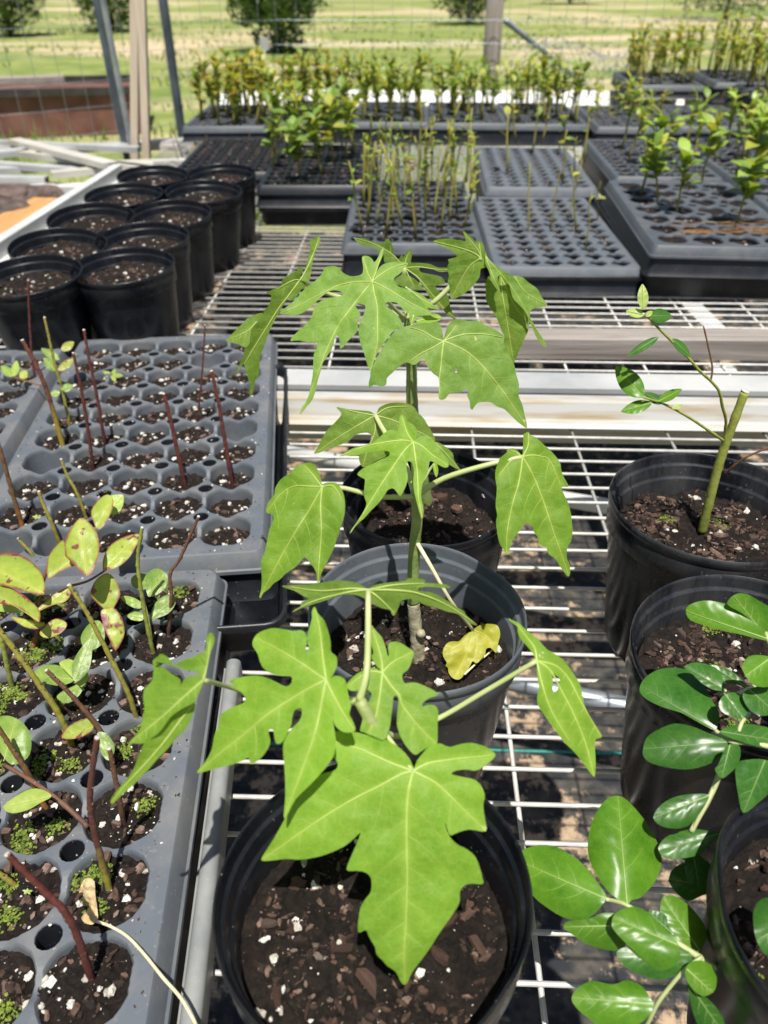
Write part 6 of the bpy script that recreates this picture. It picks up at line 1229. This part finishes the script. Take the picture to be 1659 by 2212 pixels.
by_px('G', 0.105, [(1383,424),(1420,440),(1460,465),(1588,490),(1625,430),(1515,400),(1590,375)], 0.15, 'ppgy', 32, 'bushy cutting in the raised round-cell tray at the right', 'y', lo=0.42, leafs=1.25)
by_px('H', 0.07, [(1355,355),(1400,345),(1450,350),(1500,345),(1545,350),(1600,345),(1640,350),(1340,325),(1480,320),(1570,318),(1625,320)], 0.15, 'gpy', 16, 'leafy cutting in the grey trays behind the round-cell tray', 'y', lo=0.5)
by_px('I', 0.095, [(650,390),(695,380),(600,350),(640,345),(680,345),(720,352),(745,345),(620,325),(655,320),(700,322),(740,325),(765,330),(610,310),(680,305),(725,308),(760,308),(590,365)], 0.16, 'ggyg', 24, 'leafy cutting in the black square-cell tray behind the pots', 'y', lo=0.35, leafs=1.1)
by_px('J', 0.05, [(450,345),(395,340),(385,345),(540,345)], 0.10, 'g', 0, 'bare short cutting in the black tray behind the back pots', 'o')
def scatter(key, n, h, kinds, nl, label, stemk, seed, **kw):
    e = TR[key]; rr = random.Random(seed); T = {'K': TSQG, 'L': T50D, 'L2': T50D, 'M': T50D, 'M2': T50D, 'N': TSQG, 'P': TSQG, 'P2': T50D, 'P3': T50D, 'O': TSQG, 'H': T50D, 'H2': T50D}[key]
    cs = list(T['cells']); rr.shuffle(cs); M = Matrix.Rotation(e.rotation_euler.z, 3, 'Z')
    made = []
    for i in range(min(n, len(cs))):
        p = M @ Vector((cs[i][0]+rr.gauss(0, .004), cs[i][1]+rr.gauss(0, .004), T['H']-0.01)) + e.location
        made.append(cutting(p, h*rr.uniform(0.7, 1.25), kinds, max(1, int(nl*rr.uniform(0.6, 1.3))), label, G+' '+key, seed*100+i, stemk, **kw))
    number(made)
scatter('K', 34, 0.185, 'oygyg', 24, 'bronze-tipped cutting in the far left tray', 'y', 1, lo=0.35)
scatter('L', 30, 0.19, 'ggyo', 24, 'green-leaved cutting in the far row, second tray from the left', 'y', 2, lo=0.4)
scatter('L2', 32, 0.19, 'gyyg', 20, 'green and yellow cutting in the third tray of the far row', 'y', 3, lo=0.4)
scatter('M', 32, 0.175, 'gyg', 15, 'cutting in the far row, fourth tray from the left', 'y', 4, lo=0.5)
scatter('M2', 32, 0.175, 'gyg', 15, 'cutting in the far row, fifth tray from the left', 'y', 5, lo=0.5)
scatter('N', 24, 0.11, 'yyg', 8, 'short yellow seedling in the far row before the empty tray', 'y', 6, lo=0.4, leafs=0.8)
scatter('P', 34, 0.19, 'yyogp', 17, 'yellow cutting in the raised tray farthest back on the right', 'y', 7, lo=0.35)
scatter('P2', 32, 0.2, 'yyogp', 17, 'yellow cutting in the raised tray at the far right edge', 'y', 8, lo=0.4)
scatter('P3', 30, 0.21, 'yyg', 12, 'yellow cutting in the raised tray behind the far right one', 'y', 9, lo=0.4)
scatter('H2', 10, 0.15, 'gp', 10, 'leafy cutting in the tray behind the right edge tray', 'y', 10, lo=0.4)
scatter('O', 2, 0.14, 'g', 4, 'lone thin cutting standing in the empty square-cell tray', 'o', 11, lo=0.4)
# dead pine needles and white marker
m = MB(); rr = random.Random(2)
for i in range(26):
    p = at(rr.uniform(1440, 1640), rr.uniform(478, 505), 0.116); a = rr.uniform(-.6, .6); L = rr.uniform(.03, .07); m.tube([p, p+Vector((math.cos(a)*L, math.sin(a)*L*.4, rr.uniform(0, .004)))], 0.0006, 4)
tag(m.build('pine_needles', WOODO), 'scatter of brown pine needles across the round-cell tray', 'needles', kind='stuff')
e = empty('plant_marker', atY(571, 160, 3.75), 0, 'small white plant label above the bronze cuttings', 'label')
p = Vector(e.location); t_ = atY(571, 95, 3.75)-p
m = MB(); m.tube([(0, 0, -0.1), (t_.x, t_.y, t_.z-0.02)], 0.002, 6); m.build('stem', WHITE, e)
m = MB(); m.box((t_.x, t_.y, t_.z), (0.034, 0.002, 0.045), 0.2); m.build('tag', WHITE, e, False)
